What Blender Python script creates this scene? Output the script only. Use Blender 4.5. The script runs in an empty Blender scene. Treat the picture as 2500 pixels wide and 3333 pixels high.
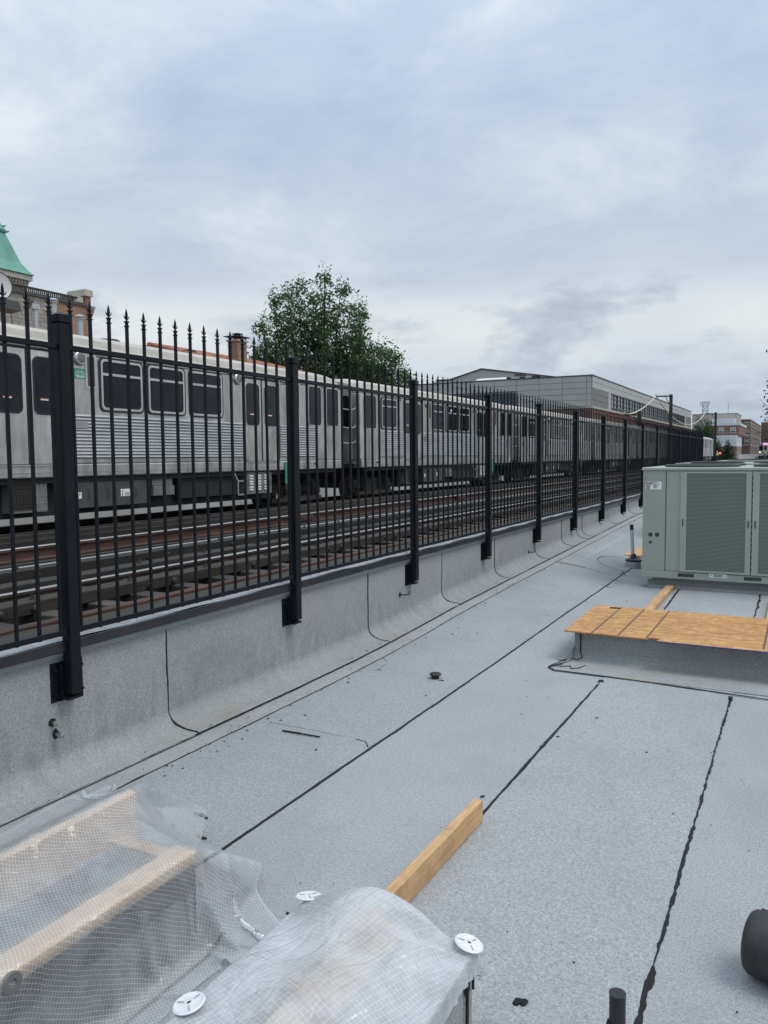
import bpy, bmesh, math, random
import numpy as np
from mathutils import Vector, Matrix
random.seed(7); NR = np.random.RandomState(11)
SC = bpy.context.scene; COL = SC.collection
# ------------------------------------------------------------------ camera
YAW, PITCH, ROLL = math.radians(27.881), math.radians(3.969), math.radians(-0.52)
fw = Vector((-math.sin(YAW)*math.cos(PITCH), math.cos(YAW)*math.cos(PITCH), -math.sin(PITCH)))
rt = Vector((math.cos(YAW), math.sin(YAW), 0)); up = rt.cross(fw)
rt2 = rt*math.cos(ROLL) + up*math.sin(ROLL); up2 = up*math.cos(ROLL) - rt*math.sin(ROLL)
cd = bpy.data.cameras.new('camera'); cam = bpy.data.objects.new('camera', cd); COL.objects.link(cam)
cam.matrix_world = Matrix(((rt2.x, up2.x, -fw.x, 0), (rt2.y, up2.y, -fw.y, 0), (rt2.z, up2.z, -fw.z, 1.6), (0, 0, 0, 1)))
cd.sensor_fit = 'VERTICAL'; cd.sensor_height = 36; cd.lens = 2580*36/3333; cd.clip_start = .05; cd.clip_end = 6000
SC.camera = cam
# ------------------------------------------------------------------ sky and sun (overcast)
SUN_EL, SUN_AZ = math.radians(60), math.radians(82)      # azimuth clockwise from +Y
W = bpy.data.worlds.new('World'); SC.world = W; W.use_nodes = True
nt = W.node_tree; N = nt.nodes; L = nt.links; N.clear()
def nd(t, loc=None, **k):
    n = N.new(t)
    for a, v in k.items(): setattr(n, a, v)
    return n
def mth(op, a, b=None, clamp=False):
    n = nd('ShaderNodeMath', operation=op, use_clamp=clamp)
    for i, v in enumerate((a, b)):
        if v is None: continue
        if isinstance(v, (int, float)): n.inputs[i].default_value = v
        else: L.new(v, n.inputs[i])
    return n.outputs[0]
def ramp(fac, stops):
    n = nd('ShaderNodeValToRGB'); e = n.color_ramp.elements
    while len(e) < len(stops): e.new(.5)
    for q, (p, c) in zip(e, stops): q.position = p; q.color = c if len(c) == 4 else (*c, 1)
    L.new(fac, n.inputs[0]); return n.outputs[0]
def mixc(f, a, b, mode='MIX'):
    n = nd('ShaderNodeMix', data_type='RGBA', blend_type=mode)
    for s, v in ((0, f), (6, a), (7, b)):
        if isinstance(v, (int, float)): n.inputs[s].default_value = v
        elif isinstance(v, tuple): n.inputs[s].default_value = (*v, 1) if len(v) == 3 else v
        else: L.new(v, n.inputs[s])
    return n.outputs[2]
def noise(vec, scale, detail=4, rough=.55, dist=0.):
    n = nd('ShaderNodeTexNoise'); L.new(vec, n.inputs['Vector'])
    n.inputs['Scale'].default_value = scale; n.inputs['Detail'].default_value = detail
    n.inputs['Roughness'].default_value = rough; n.inputs['Distortion'].default_value = dist
    return n.outputs['Fac']
LOFF, HOFF = 1.7, 2.3      # where in the noise field the cloud pattern is read
tc = nd('ShaderNodeTexCoord'); sx = nd('ShaderNodeSeparateXYZ'); L.new(tc.outputs['Generated'], sx.inputs[0])
zc = mth('MAXIMUM', sx.outputs[2], 0.0)
den = mth('ADD', zc, .16)
cx = nd('ShaderNodeCombineXYZ'); L.new(mth('DIVIDE', sx.outputs[0], den), cx.inputs[0]); L.new(mth('DIVIDE', sx.outputs[1], den), cx.inputs[1]); cx.inputs[2].default_value = HOFF
hi = noise(cx.outputs[0], 1.5, 9, .62, .3)            # high stratus layer
hi2 = noise(cx.outputs[0], .55, 3, .5, .2)
hc = ramp(hi, [(.30, (.42, .525, .69)), (.44, (.50, .605, .745)), (.55, (.60, .705, .80)), (.68, (.78, .845, .88))])
hc = mixc(ramp(hi2, [(.40, (0, 0, 0)), (.72, (.8, .8, .8))]), hc, (.545, .645, .76))
# low cumulus band just above the horizon
cy = nd('ShaderNodeCombineXYZ'); L.new(sx.outputs[0], cy.inputs[0]); L.new(sx.outputs[1], cy.inputs[1]); L.new(mth('ADD', mth('MULTIPLY', zc, 2.6), LOFF), cy.inputs[2])
lo = noise(cy.outputs[0], 4.6, 9, .58, .1); lo2 = noise(cy.outputs[0], 11., 7, .6, .2); lo3 = noise(cy.outputs[0], 2.1, 4, .5)
band = ramp(zc, [(0, (.30, .30, .30)), (.10, (.42, .42, .42)), (.150, (.9, .9, .9)), (.178, (.8, .8, .8)), (.215, (.18, .18, .18)), (.27, (0, 0, 0))])
glow = mixc(mth('MULTIPLY', band, ramp(lo3, [(.36, (.25, .25, .25)), (.56, (1, 1, 1))])), hc, (.85, .885, .885))
bias = mth('MULTIPLY', mth('SUBTRACT', .125, zc), .95)
lof = mth('MULTIPLY', ramp(mth('ADD', lo, bias), [(.475, (0, 0, 0)), (.56, (.8, .8, .8)), (.62, (1, 1, 1))]), ramp(zc, [(0, (1, 1, 1)), (.19, (.95, .95, .95)), (.25, (0, 0, 0))]))
ccol = ramp(mth('ADD', mth('MULTIPLY', lo2, .6), mth('MULTIPLY', lo, .4)), [(.36, (.66, .725, .775)), (.50, (.535, .61, .695)), (.62, (.42, .50, .61))])
cl = mixc(mth('MULTIPLY', lof, .92), glow, ccol)
sky = nd('ShaderNodeTexSky', sky_type='NISHITA'); sky.sun_disc = False; sky.sun_elevation = SUN_EL; sky.sun_rotation = SUN_AZ
sky.air_density = 1.0; sky.dust_density = 3.0
# cloud deck brighter overhead than at the horizon, as an overcast sky is
dk = mth('ADD', .965, mth('MULTIPLY', mth('MULTIPLY', zc, zc), 1.0))
dv = nd('ShaderNodeVectorMath', operation='SCALE'); L.new(cl, dv.inputs[0]); L.new(mth('MULTIPLY', dk, 10.0), dv.inputs['Scale'])
col = mixc(.93, sky.outputs[0], dv.outputs[0])
bg = nd('ShaderNodeBackground'); L.new(col, bg.inputs[0]); bg.inputs[1].default_value = .1
wo = nd('ShaderNodeOutputWorld'); L.new(bg.outputs[0], wo.inputs[0])
sd = bpy.data.lights.new('sun', 'SUN'); sd.energy = 1.5; sd.angle = math.radians(28); sd.color = (1, .965, .92)
so = bpy.data.objects.new('sun', sd); COL.objects.link(so)
sdir = Vector((math.sin(SUN_AZ)*math.cos(SUN_EL), math.cos(SUN_AZ)*math.cos(SUN_EL), math.sin(SUN_EL)))
so.rotation_euler = sdir.to_track_quat('Z', 'Y').to_euler(); so.location = (0, 0, 40)
vs = SC.view_settings; vs.view_transform = 'Standard'; vs.look = 'None'; vs.gamma = 1; vs.exposure = 0.0; vs.use_curve_mapping = False
SC.cycles.max_bounces = 8; SC.cycles.transparent_max_bounces = 16
# ------------------------------------------------------------------ materials
MATS = {}
def newmat(name):
    global nt, N, L
    m = bpy.data.materials.new(name); m.use_nodes = True; nt = m.node_tree; N = nt.nodes; L = nt.links; N.clear()
    b = nd('ShaderNodeBsdfPrincipled'); o = nd('ShaderNodeOutputMaterial'); L.new(b.outputs[0], o.inputs[0]); MATS[name] = m
    return m, b, o
def vec(space='world', sc=(1, 1, 1), rot=(0, 0, 0), uv=False):
    if space == 'world': src = nd('ShaderNodeNewGeometry').outputs['Position']
    elif space == 'uv': src = nd('ShaderNodeTexCoord').outputs['UV']
    else: src = nd('ShaderNodeTexCoord').outputs['Object']
    mp = nd('ShaderNodeMapping'); mp.inputs['Scale'].default_value = sc; mp.inputs['Rotation'].default_value = rot
    L.new(src, mp.inputs['Vector']); return mp.outputs[0]
def bump(b, h, strength=.3, dist=.01):
    n = nd('ShaderNodeBump'); n.inputs['Strength'].default_value = strength; n.inputs['Distance'].default_value = dist
    L.new(h, n.inputs['Height']); L.new(n.outputs[0], b.inputs['Normal'])
def plain(name, c1, c2=None, rough=.5, metal=0, scale=6, sc=(1, 1, 1), space='world', bmp=0, bscale=None, rvar=.12, spec=.5, detail=5, rand=0.):
    """two-tone noise over a base colour, with roughness variation and optional fine relief"""
    m, b, o = newmat(name); v = vec(space, sc); c2 = c2 or tuple(min(1, x*1.25) for x in c1)
    n = noise(v, scale, detail, .6)
    c = ramp(n, [(.32, c1), (.68, c2)])
    if rand:
        oi = nd('ShaderNodeObjectInfo'); g = mth('ADD', 1-rand, mth('MULTIPLY', oi.outputs['Random'], 2*rand))
        vm = nd('ShaderNodeVectorMath', operation='SCALE'); L.new(c, vm.inputs[0]); L.new(g, vm.inputs['Scale']); c = vm.outputs[0]
    L.new(c, b.inputs['Base Color'])
    L.new(mth('ADD', rough-rvar/2, mth('MULTIPLY', n, rvar)), b.inputs['Roughness'])
    b.inputs['Metallic'].default_value = metal; b.inputs['Specular IOR Level'].default_value = spec
    if bmp: bump(b, noise(v, bscale or scale*8, 4, .6), bmp)
    return m
def granule(name, base, stains):
    """mineral-granule cap sheet: fine speckle, broad blotches, optional run-down stains"""
    m, b, o = newmat(name); v = vec()
    f = noise(v, 165, 3, .75); g = noise(v, 70, 3, .7); l = noise(v, 1.1, 5, .6); mid = noise(v, 7, 5, .65)
    c = ramp(f, [(.32, tuple(x*.28 for x in base)), (.45, tuple(x*.86 for x in base)), (.58, tuple(x*1.12 for x in base)), (.70, tuple(min(1, x*1.9) for x in base))])
    c = mixc(.38, c, ramp(g, [(.35, tuple(x*.62 for x in base)), (.62, tuple(x*1.2 for x in base))]))
    c = mixc(mth('MULTIPLY', ramp(l, [(.38, (1, 1, 1)), (.6, (0, 0, 0))]), .20), c, tuple(x*.62 for x in base))
    c = mixc(mth('MULTIPLY', ramp(mid, [(.56, (0, 0, 0)), (.75, (1, 1, 1))]), .16), c, tuple(x*.55 for x in base))
    oi = nd('ShaderNodeObjectInfo'); og = mth('ADD', .95, mth('MULTIPLY', oi.outputs['Random'], .10)); vm = nd('ShaderNodeVectorMath', operation='SCALE'); L.new(c, vm.inputs[0]); L.new(og, vm.inputs['Scale']); c = vm.outputs[0]
    pond = noise(vec(sc=(1, .6, 1)), .55, 6, .62, .6); c = mixc(mth('MULTIPLY', ramp(pond, [(.50, (0, 0, 0)), (.545, (1, 1, 1)), (.62, (.35, .35, .35))]), .13), c, tuple(x*.5 for x in base))
    sc_ = noise(vec(sc=(6, 1.3, 1), rot=(0, 0, .5)), 2.2, 6, .75); c = mixc(mth('MULTIPLY', ramp(sc_, [(.60, (0, 0, 0)), (.70, (1, 1, 1))]), .15), c, tuple(x*.45 for x in base))
    if stains:
        sv = vec(sc=(1.0, 5.5, 2.2)); s = noise(sv, 1.9, 9, .76, .5)
        sp = nd('ShaderNodeSeparateXYZ'); L.new(nd('ShaderNodeNewGeometry').outputs['Position'], sp.inputs[0])
        lo_ = ramp(sp.outputs[2], [(.02, (.3, .3, .3)), (.16, (1, 1, 1)), (.30, (.8, .8, .8)), (.52, (0, 0, 0))])
        c = mixc(mth('MULTIPLY', mth('MULTIPLY', ramp(s, [(.44, (0, 0, 0)), (.62, (1, 1, 1))]), lo_), .36), c, tuple(x*.42 for x in base))
        br = noise(vec(), 1.7, 4, .6)
        c = mixc(mth('MULTIPLY', mth('MULTIPLY', ramp(br, [(.56, (0, 0, 0)), (.70, (1, 1, 1))]), ramp(sp.outputs[2], [(0, (1, 1, 1)), (.14, (0, 0, 0))])), .55), c, (.30, .245, .18))
    L.new(c, b.inputs['Base Color']); b.inputs['Roughness'].default_value = .88; b.inputs['Specular IOR Level'].default_value = .25
    bump(b, f, .5, .004); return m
granule('granule', (.350, .364, .372), False); granule('granule_wall', (.335, .348, .350), True)
plain('tar', (.006, .0065, .007), (.016, .0165, .017), .6, scale=40, bmp=.5, bscale=160, spec=.3)
plain('fence_black', (.0045, .0062, .009), (.008, .0105, .0145), .42, scale=9, rvar=.16, spec=.20)
plain('stamp_ink', (.075, .05, .045), (.14, .09, .07), .7, scale=60); plain('stamp_brown', (.14, .07, .03), (.25, .13, .05), .7, scale=60)
plain('coping', (.017, .018, .021), (.028, .030, .034), .38, .2, scale=5)
plain('flashing', (.20, .215, .235), (.27, .29, .31), .45, .3, scale=8)
plain('bolt_zinc', (.42, .42, .40), (.6, .6, .58), .35, .85, scale=60)
plain('flue_grey', (.50, .51, .51), (.62, .63, .63), .5, .1, scale=20)
plain('galv', (.40, .42, .44), (.55, .57, .59), .42, .7, scale=30)
plain('hvac_paint', (.31, .345, .305), (.34, .375, .332), .42, scale=3, rvar=.1)
plain('hvac_trim', (.32, .35, .315), (.36, .39, .355), .42, scale=3)
plain('hvac_dark', (.03, .035, .034), (.05, .055, .053), .6, scale=20)
plain('black_plastic', (.012, .012, .013), (.03, .03, .032), .45, scale=20, bmp=.15)
plain('rubber', (.02, .02, .021), (.035, .035, .036), .7, scale=10)
plain('white_paint', (.62, .63, .63), (.72, .73, .73), .45, scale=12)
plain('coping_membrane', (.22, .225, .235), (.36, .365, .375), .5, .1, scale=9, sc=(1, .5, 1), bmp=.9, bscale=26)
plain('label_white', (.75, .76, .76), (.8, .8, .8), .4, scale=3)
plain('ink', (.03, .03, .035), (.05, .05, .055), .6)
plain('sticker_red', (.55, .05, .04), (.6, .08, .06), .45); plain('sticker_green', (.03, .22, .13), (.05, .28, .17), .45)
plain('sticker_yellow', (.65, .42, .06), (.7, .48, .1), .45); plain('sticker_blue', (.04, .05, .18), (.06, .08, .25), .45)
plain('stainless', (.36, .345, .32), (.74, .71, .66), .36, .85, scale=3.2, sc=(1, 1, .35), space='object', rvar=.2, detail=7)
plain('stainless_bright', (.52, .515, .50), (.70, .695, .68), .30, .9, scale=3, sc=(1, .4, 2), space='object', rvar=.15)
plain('alum_frame', (.50, .50, .48), (.66, .66, .64), .35, .8, scale=5)
plain('car_roof', (.40, .37, .32), (.52, .49, .44), .6, .1, scale=2.5, space='object')
plain('car_dark', (.012, .012, .012), (.025, .024, .023), .75, scale=8, space='object')
plain('car_box', (.048, .052, .055), (.075, .078, .08), .6, scale=4, space='object')
plain('car_box_light', (.13, .132, .128), (.19, .19, .185), .6, .1, scale=4, space='object')
plain('truck_iron', (.022, .018, .016), (.055, .045, .038), .8, scale=14, bmp=.3, space='object')
plain('brown_mesh', (.075, .05, .035), (.16, .105, .075), .7, scale=70, space='object')
plain('rust_iron', (.042, .020, .014), (.095, .045, .030), .8, scale=7, sc=(1, .25, 1), bmp=.25)
plain('rail_side', (0.0338, 0.0210, 0.0165), (0.0713, 0.0413, 0.0315), .75, scale=7, sc=(1, .2, 1))
plain('rail_top', (.42, .41, .40), (.56, .55, .54), .35, .75, scale=4, sc=(1, .1, 1))
plain('timber_dark', (0.0100, 0.0080, 0.0064), (0.0288, 0.0232, 0.0184), .75, scale=5, sc=(3, .3, 3), bmp=.4, bscale=30, rand=.3)
plain('timber_olive', (.017, .0145, .0115), (.046, .039, .030), .7, scale=5, sc=(4, .25, 4), bmp=.4, bscale=30, rand=.3)
plain('timber_brown', (0.0187, 0.0136, 0.0102), (0.0442, 0.0333, 0.0245), .8, scale=5, sc=(3, .3, 3), bmp=.45, bscale=30, rand=.3)
plain('tie_wood', (0.0240, 0.0202, 0.0173), (0.0696, 0.0600, 0.0504), .85, scale=5, sc=(.4, 4, 4), bmp=.4, bscale=30, rand=.35)
plain('brick_red', (.20, .075, .05), (.30, .12, .08), .9, scale=3)
plain('brick_tan', (.30, .175, .10), (.44, .28, .17), .9, scale=3)
plain('limestone', (.36, .335, .29), (.47, .44, .385), .85, scale=3)
plain('cmu', (.235, .225, .205), (.33, .315, .285), .92, scale=5, bmp=.35, bscale=60, rand=.12)
plain('mortar', (.36, .345, .315), (.42, .40, .37), .95, scale=12)
plain('copper_green', (.095, .265, .205), (.155, .37, .295), .7, scale=1.3, sc=(1, 1, .4), rvar=.1)
plain('copper_dark', (.05, .16, .13), (.07, .21, .17), .7, scale=2)
plain('terracotta', (.24, .085, .045), (.40, .17, .10), .85, scale=4, rand=.25)
plain('panel_grey', (.41, .41, .39), (.45, .45, .43), .55, scale=.5, rvar=.05, rand=.03)
plain('panel_joint', (.22, .22, .21), (.26, .26, .25), .8)
plain('panel_white', (.58, .62, .64), (.66, .69, .71), .55, scale=.3, rand=.03)
plain('steel_dark', (.03, .026, .024), (.06, .05, .045), .7, .2, scale=3)
plain('steel_frame', (.06, .065, .07), (.09, .095, .10), .5, .3, scale=3)
plain('cable_cream', (.60, .54, .38), (.68, .62, .46), .6)
plain('concrete_pale', (.62, .62, .60), (.74, .74, .72), .85, scale=1.2)
plain('asphalt', (.05, .05, .052), (.075, .074, .072), .9, scale=1)
plain('white_tarp', (.62, .63, .62), (.72, .73, .72), .6, scale=1)
plain('bark', (.035, .028, .022), (.07, .056, .044), .9, scale=8, bmp=.4)
plain('roof_gravel', (.26, .26, .25), (.36, .36, .35), .9, scale=2)
plain('hivis', (.45, .62, .08), (.5, .68, .1), .8); plain('denim', (.04, .06, .10), (.06, .08, .13), .85); plain('skin', (.40, .24, .17), (.46, .29, .21), .6)
def glass(name, tint=(.012, .014, .017), rough=.06, spec=.5):
    m, b, o = newmat(name); b.inputs['Roughness'].default_value = rough; b.inputs['Specular IOR Level'].default_value = spec
    n = noise(vec(), 3.5, 4, .6); L.new(ramp(n, [(.35, tuple(x*.6 for x in tint)), (.7, tuple(x*1.6 for x in tint))]), b.inputs['Base Color'])
glass('glass_dark', (.010, .012, .016), .06, .28); glass('glass_blue', (.028, .05, .085), .08, .6); glass('glass_sky', (.10, .12, .13), .05, 1.0); glass('glass_pale', (.30, .36, .34), .15)
def emis(name, c, s):
    m, b, o = newmat(name); b.inputs['Base Color'].default_value = (*c, 1); b.inputs['Emission Color'].default_value = (*c, 1); b.inputs['Emission Strength'].default_value = s
emis('lamp_red', (1, .08, .06), 3.0); emis('lamp_warm', (1, .45, .25), 3.0); emis('sign_led', (.55, .5, 1), 1.6); emis('sign_pink', (1, .3, .75), 1.6)
def wood(name, c1, c2, c3, axis=1, rand=0.):
    m, b, o = newmat(name); s = [9, 9, 9]; s[axis] = .55; v = vec('object', tuple(s))
    n = noise(v, 3.2, 6, .62, 1.2); n2 = noise(vec('object', tuple(x*3 for x in s)), 5, 4, .6)
    c = ramp(n, [(.28, c1), (.5, c2), (.72, c3)])
    c = mixc(.35, c, ramp(n2, [(.35, c1), (.65, c3)]))
    kn = nd('ShaderNodeTexVoronoi'); kn.inputs['Scale'].default_value = 1.0; L.new(vec('object', tuple(2.2 if i == axis else 7 for i in range(3))), kn.inputs['Vector'])
    c = mixc(ramp(kn.outputs['Distance'], [(.05, (.75, .75, .75)), (.13, (0, 0, 0))]), c, tuple(x*.35 for x in c1))
    dirt = noise(vec('object', (6, 6, 6)), 1.6, 6, .7); c = mixc(mth('MULTIPLY', ramp(dirt, [(.48, (0, 0, 0)), (.72, (1, 1, 1))]), .38), c, tuple(x*.42 for x in c1))
    L.new(c, b.inputs['Base Color']); b.inputs['Roughness'].default_value = .68; bump(b, n2, .25, .003)
wood('wood_y', (.40, .215, .09), (.56, .34, .165), (.66, .44, .24)); wood('wood_pale_y', (.50, .33, .19), (.62, .44, .28), (.72, .55, .38))
wood('wood_x', (.36, .20, .09), (.52, .32, .16), (.62, .42, .24), 0)
def osb():
    m, b, o = newmat('osb'); v = vec('object', (1, 1, 1)); vo = []
    w = noise(v, 6, 2, .5)
    c = None
    for i, (rz, s) in enumerate(((.35, (7, 24, 30)), (-.6, (22, 7, 30)), (1.0, (9, 28, 30)))):
        t = nd('ShaderNodeTexVoronoi'); t.inputs['Scale'].default_value = 1.6; L.new(vec('object', s, (0, 0, rz)), t.inputs['Vector'])
        q = ramp(nd_sep(t.outputs['Color']), [(0, (.26, .11, .032)), (.35, (.45, .215, .06)), (.7, (.56, .295, .10)), (1, (.69, .42, .18))])
        c = q if c is None else mixc(.38, c, q)
    big = noise(vec('object', (1, 1, 1)), 4.5, 4, .6); c = mixc(ramp(big, [(.40, (0, 0, 0)), (.66, (.45, .45, .45))]), c, (.36, .165, .05))
    st = noise(vec('object', (9, 26, 5), (0, 0, .4)), 3, 5, .7)
    c = mixc(ramp(st, [(.60, (0, 0, 0)), (.72, (.6, .6, .6))]), c, (.20, .10, .04))
    L.new(c, b.inputs['Base Color']); b.inputs['Roughness'].default_value = .62; bump(b, nd_sep(c), .25, .003)
def nd_sep(c):
    n = nd('ShaderNodeSeparateColor'); L.new(c, n.inputs[0]); return n.outputs[0]
osb()
def bricks(name, c1, c2, mort, sc=1.0):
    m, b, o = newmat(name); t = nd('ShaderNodeTexBrick'); t.offset = .5
    t.inputs['Color1'].default_value = (*c1, 1); t.inputs['Color2'].default_value = (*c2, 1); t.inputs['Mortar'].default_value = (*mort, 1)
    t.inputs['Scale'].default_value = sc; t.inputs['Brick Width'].default_value = .22; t.inputs['Row Height'].default_value = .075; t.inputs['Mortar Size'].default_value = .01; t.inputs['Bias'].default_value = .1
    g = nd('ShaderNodeNewGeometry'); s = nd('ShaderNodeSeparateXYZ'); L.new(g.outputs['Position'], s.inputs[0]); k = nd('ShaderNodeCombineXYZ')
    L.new(mth('ADD', s.outputs[0], s.outputs[1]), k.inputs[0]); L.new(s.outputs[2], k.inputs[1]); L.new(k.outputs[0], t.inputs['Vector'])
    n = noise(vec(), .8, 4, .6)
    L.new(mixc(mth('MULTIPLY', n, .35), t.outputs['Color'], tuple(x*.5 for x in c1)), b.inputs['Base Color']); b.inputs['Roughness'].default_value = .9
bricks('brickwork_red', (.21, .075, .052), (.27, .105, .07), (.30, .24, .20)); bricks('brickwork_tan', (.31, .195, .125), (.225, .125, .08), (.33, .27, .21)); bricks('brickwork_brown', (.15, .085, .07), (.19, .11, .09), (.22, .18, .16))
def perf(name):
    """perforated hail guard: staggered dark holes in painted steel"""
    m, b, o = newmat(name); v = vec('object', (1, 1, 1)); sp = nd('ShaderNodeSeparateXYZ'); L.new(v, sp.inputs[0])
    P = .0175
    row = mth('FLOOR', mth('DIVIDE', sp.outputs[2], P*.866)); xs = mth('ADD', mth('DIVIDE', sp.outputs[0], P), mth('MULTIPLY', mth('MODULO', mth('ABSOLUTE', row), 2), .5))
    fx = mth('SUBTRACT', mth('FRACT', xs), .5); fz = mth('SUBTRACT', mth('FRACT', mth('DIVIDE', sp.outputs[2], P*.866)), .5)
    d = mth('ADD', mth('MULTIPLY', fx, fx), mth('MULTIPLY', fz, fz))
    f = mth('LESS_THAN', d, .125)
    L.new(mixc(f, (.215, .242, .212), (.018, .022, .021)), b.inputs['Base Color']); b.inputs['Roughness'].default_value = .5
perf('hail_guard')
def poly(name, base, op, grid_op, pitch, rot, tint):
    """string-reinforced polyethylene: thin clear film with a woven scrim"""
    m, b, o = newmat(name); N.remove(b)
    v = vec('uv', (1, 1, 1), (0, 0, rot)); dv_ = noise(v, 5, 3, .5)
    sp = nd('ShaderNodeSeparateXYZ'); L.new(v, sp.inputs[0])
    wob = mth('MULTIPLY', mth('SUBTRACT', dv_, .5), .02)
    def line(c, p):
        fr = mth('FRACT', mth('DIVIDE', mth('ADD', c, wob), p)); return mth('LESS_THAN', mth('ABSOLUTE', mth('SUBTRACT', fr, .5)), .05)
    g = mth('MAXIMUM', line(sp.outputs[0], pitch), line(sp.outputs[1], pitch*.82))
    lw = nd('ShaderNodeLayerWeight'); lw.inputs[0].default_value = .38
    milk = noise(v, 7, 5, .6)
    a = mth('ADD', mth('MULTIPLY', g, grid_op), mth('ADD', mth('MULTIPLY', milk, op), mth('MULTIPLY', lw.outputs['Facing'], .30)), True)
    df = nd('ShaderNodeBsdfPrincipled'); df.inputs['Base Color'].default_value = (*tint, 1); df.inputs['Roughness'].default_value = .42; df.inputs['Specular IOR Level'].default_value = .4
    tl = nd('ShaderNodeBsdfTranslucent'); tl.inputs[0].default_value = (*tint, 1)
    m1 = nd('ShaderNodeMixShader'); m1.inputs[0].default_value = .4; L.new(df.outputs[0], m1.inputs[1]); L.new(tl.outputs[0], m1.inputs[2])
    tr = nd('ShaderNodeBsdfTransparent'); tr.inputs[0].default_value = (.97, .975, .985, 1)
    m2 = nd('ShaderNodeMixShader'); L.new(a, m2.inputs[0]); L.new(tr.outputs[0], m2.inputs[1]); L.new(m1.outputs[0], m2.inputs[2])
    gl = nd('ShaderNodeBsdfGlossy'); gl.inputs['Roughness'].default_value = .16; gl.inputs[0].default_value = (1, 1, 1, 1)
    fr = nd('ShaderNodeFresnel'); fr.inputs[0].default_value = 1.42
    m3 = nd('ShaderNodeMixShader'); L.new(fr.outputs[0], m3.inputs[0]); L.new(m2.outputs[0], m3.inputs[1]); L.new(gl.outputs[0], m3.inputs[2]); L.new(m3.outputs[0], o.inputs[0])
    def crease(sc3, rz, w):
        mp = nd('ShaderNodeMapping'); mp.inputs['Scale'].default_value = sc3; mp.inputs['Rotation'].default_value = (0, 0, rz); L.new(v, mp.inputs['Vector'])
        return mth('MINIMUM', mth('ABSOLUTE', mth('SUBTRACT', noise(mp.outputs[0], 1.0, 2, .5, .6), .5)), w)
    h_ = mth('ADD', mth('MULTIPLY', crease((9, 3.2, 1), .5, .05), 1.5), mth('MULTIPLY', crease((4, 13, 1), -.35, .045), 1.3)); h_ = mth('ADD', h_, mth('MULTIPLY', crease((20, 11, 1), 1.1, .05), .7))
    bn = nd('ShaderNodeBump'); bn.inputs['Strength'].default_value = .62; bn.inputs['Distance'].default_value = .03; L.new(mth('ADD', h_, mth('MULTIPLY', noise(v, 26, 4, .6), .10)), bn.inputs['Height'])
    for q in (df, gl): L.new(bn.outputs[0], q.inputs['Normal'])
poly('poly_clear', 0, .48, .40, .0125, .5, (.84, .86, .88)); poly('poly_milky', 0, 1.22, .24, .0155, .35, (.86, .875, .89))
def leaf(name, c1, c2, c3):
    m, b, o = newmat(name); N.remove(b)
    oi = nd('ShaderNodeNewGeometry'); c = ramp(oi.outputs['Random Per Island'], [(0, c1), (.6, c2), (1, c3)])
    d = nd('ShaderNodeBsdfPrincipled'); L.new(c, d.inputs['Base Color']); d.inputs['Roughness'].default_value = .45
    t = nd('ShaderNodeBsdfTranslucent'); L.new(c, t.inputs[0])
    x = nd('ShaderNodeMixShader'); x.inputs[0].default_value = .42; L.new(d.outputs[0], x.inputs[1]); L.new(t.outputs[0], x.inputs[2]); L.new(x.outputs[0], o.inputs[0])
leaf('leaf_a', (.050, .105, .038), (.092, .172, .064), (.17, .185, .085)); leaf('leaf_b', (.018, .05, .018), (.03, .075, .025), (.05, .10, .035))
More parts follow.
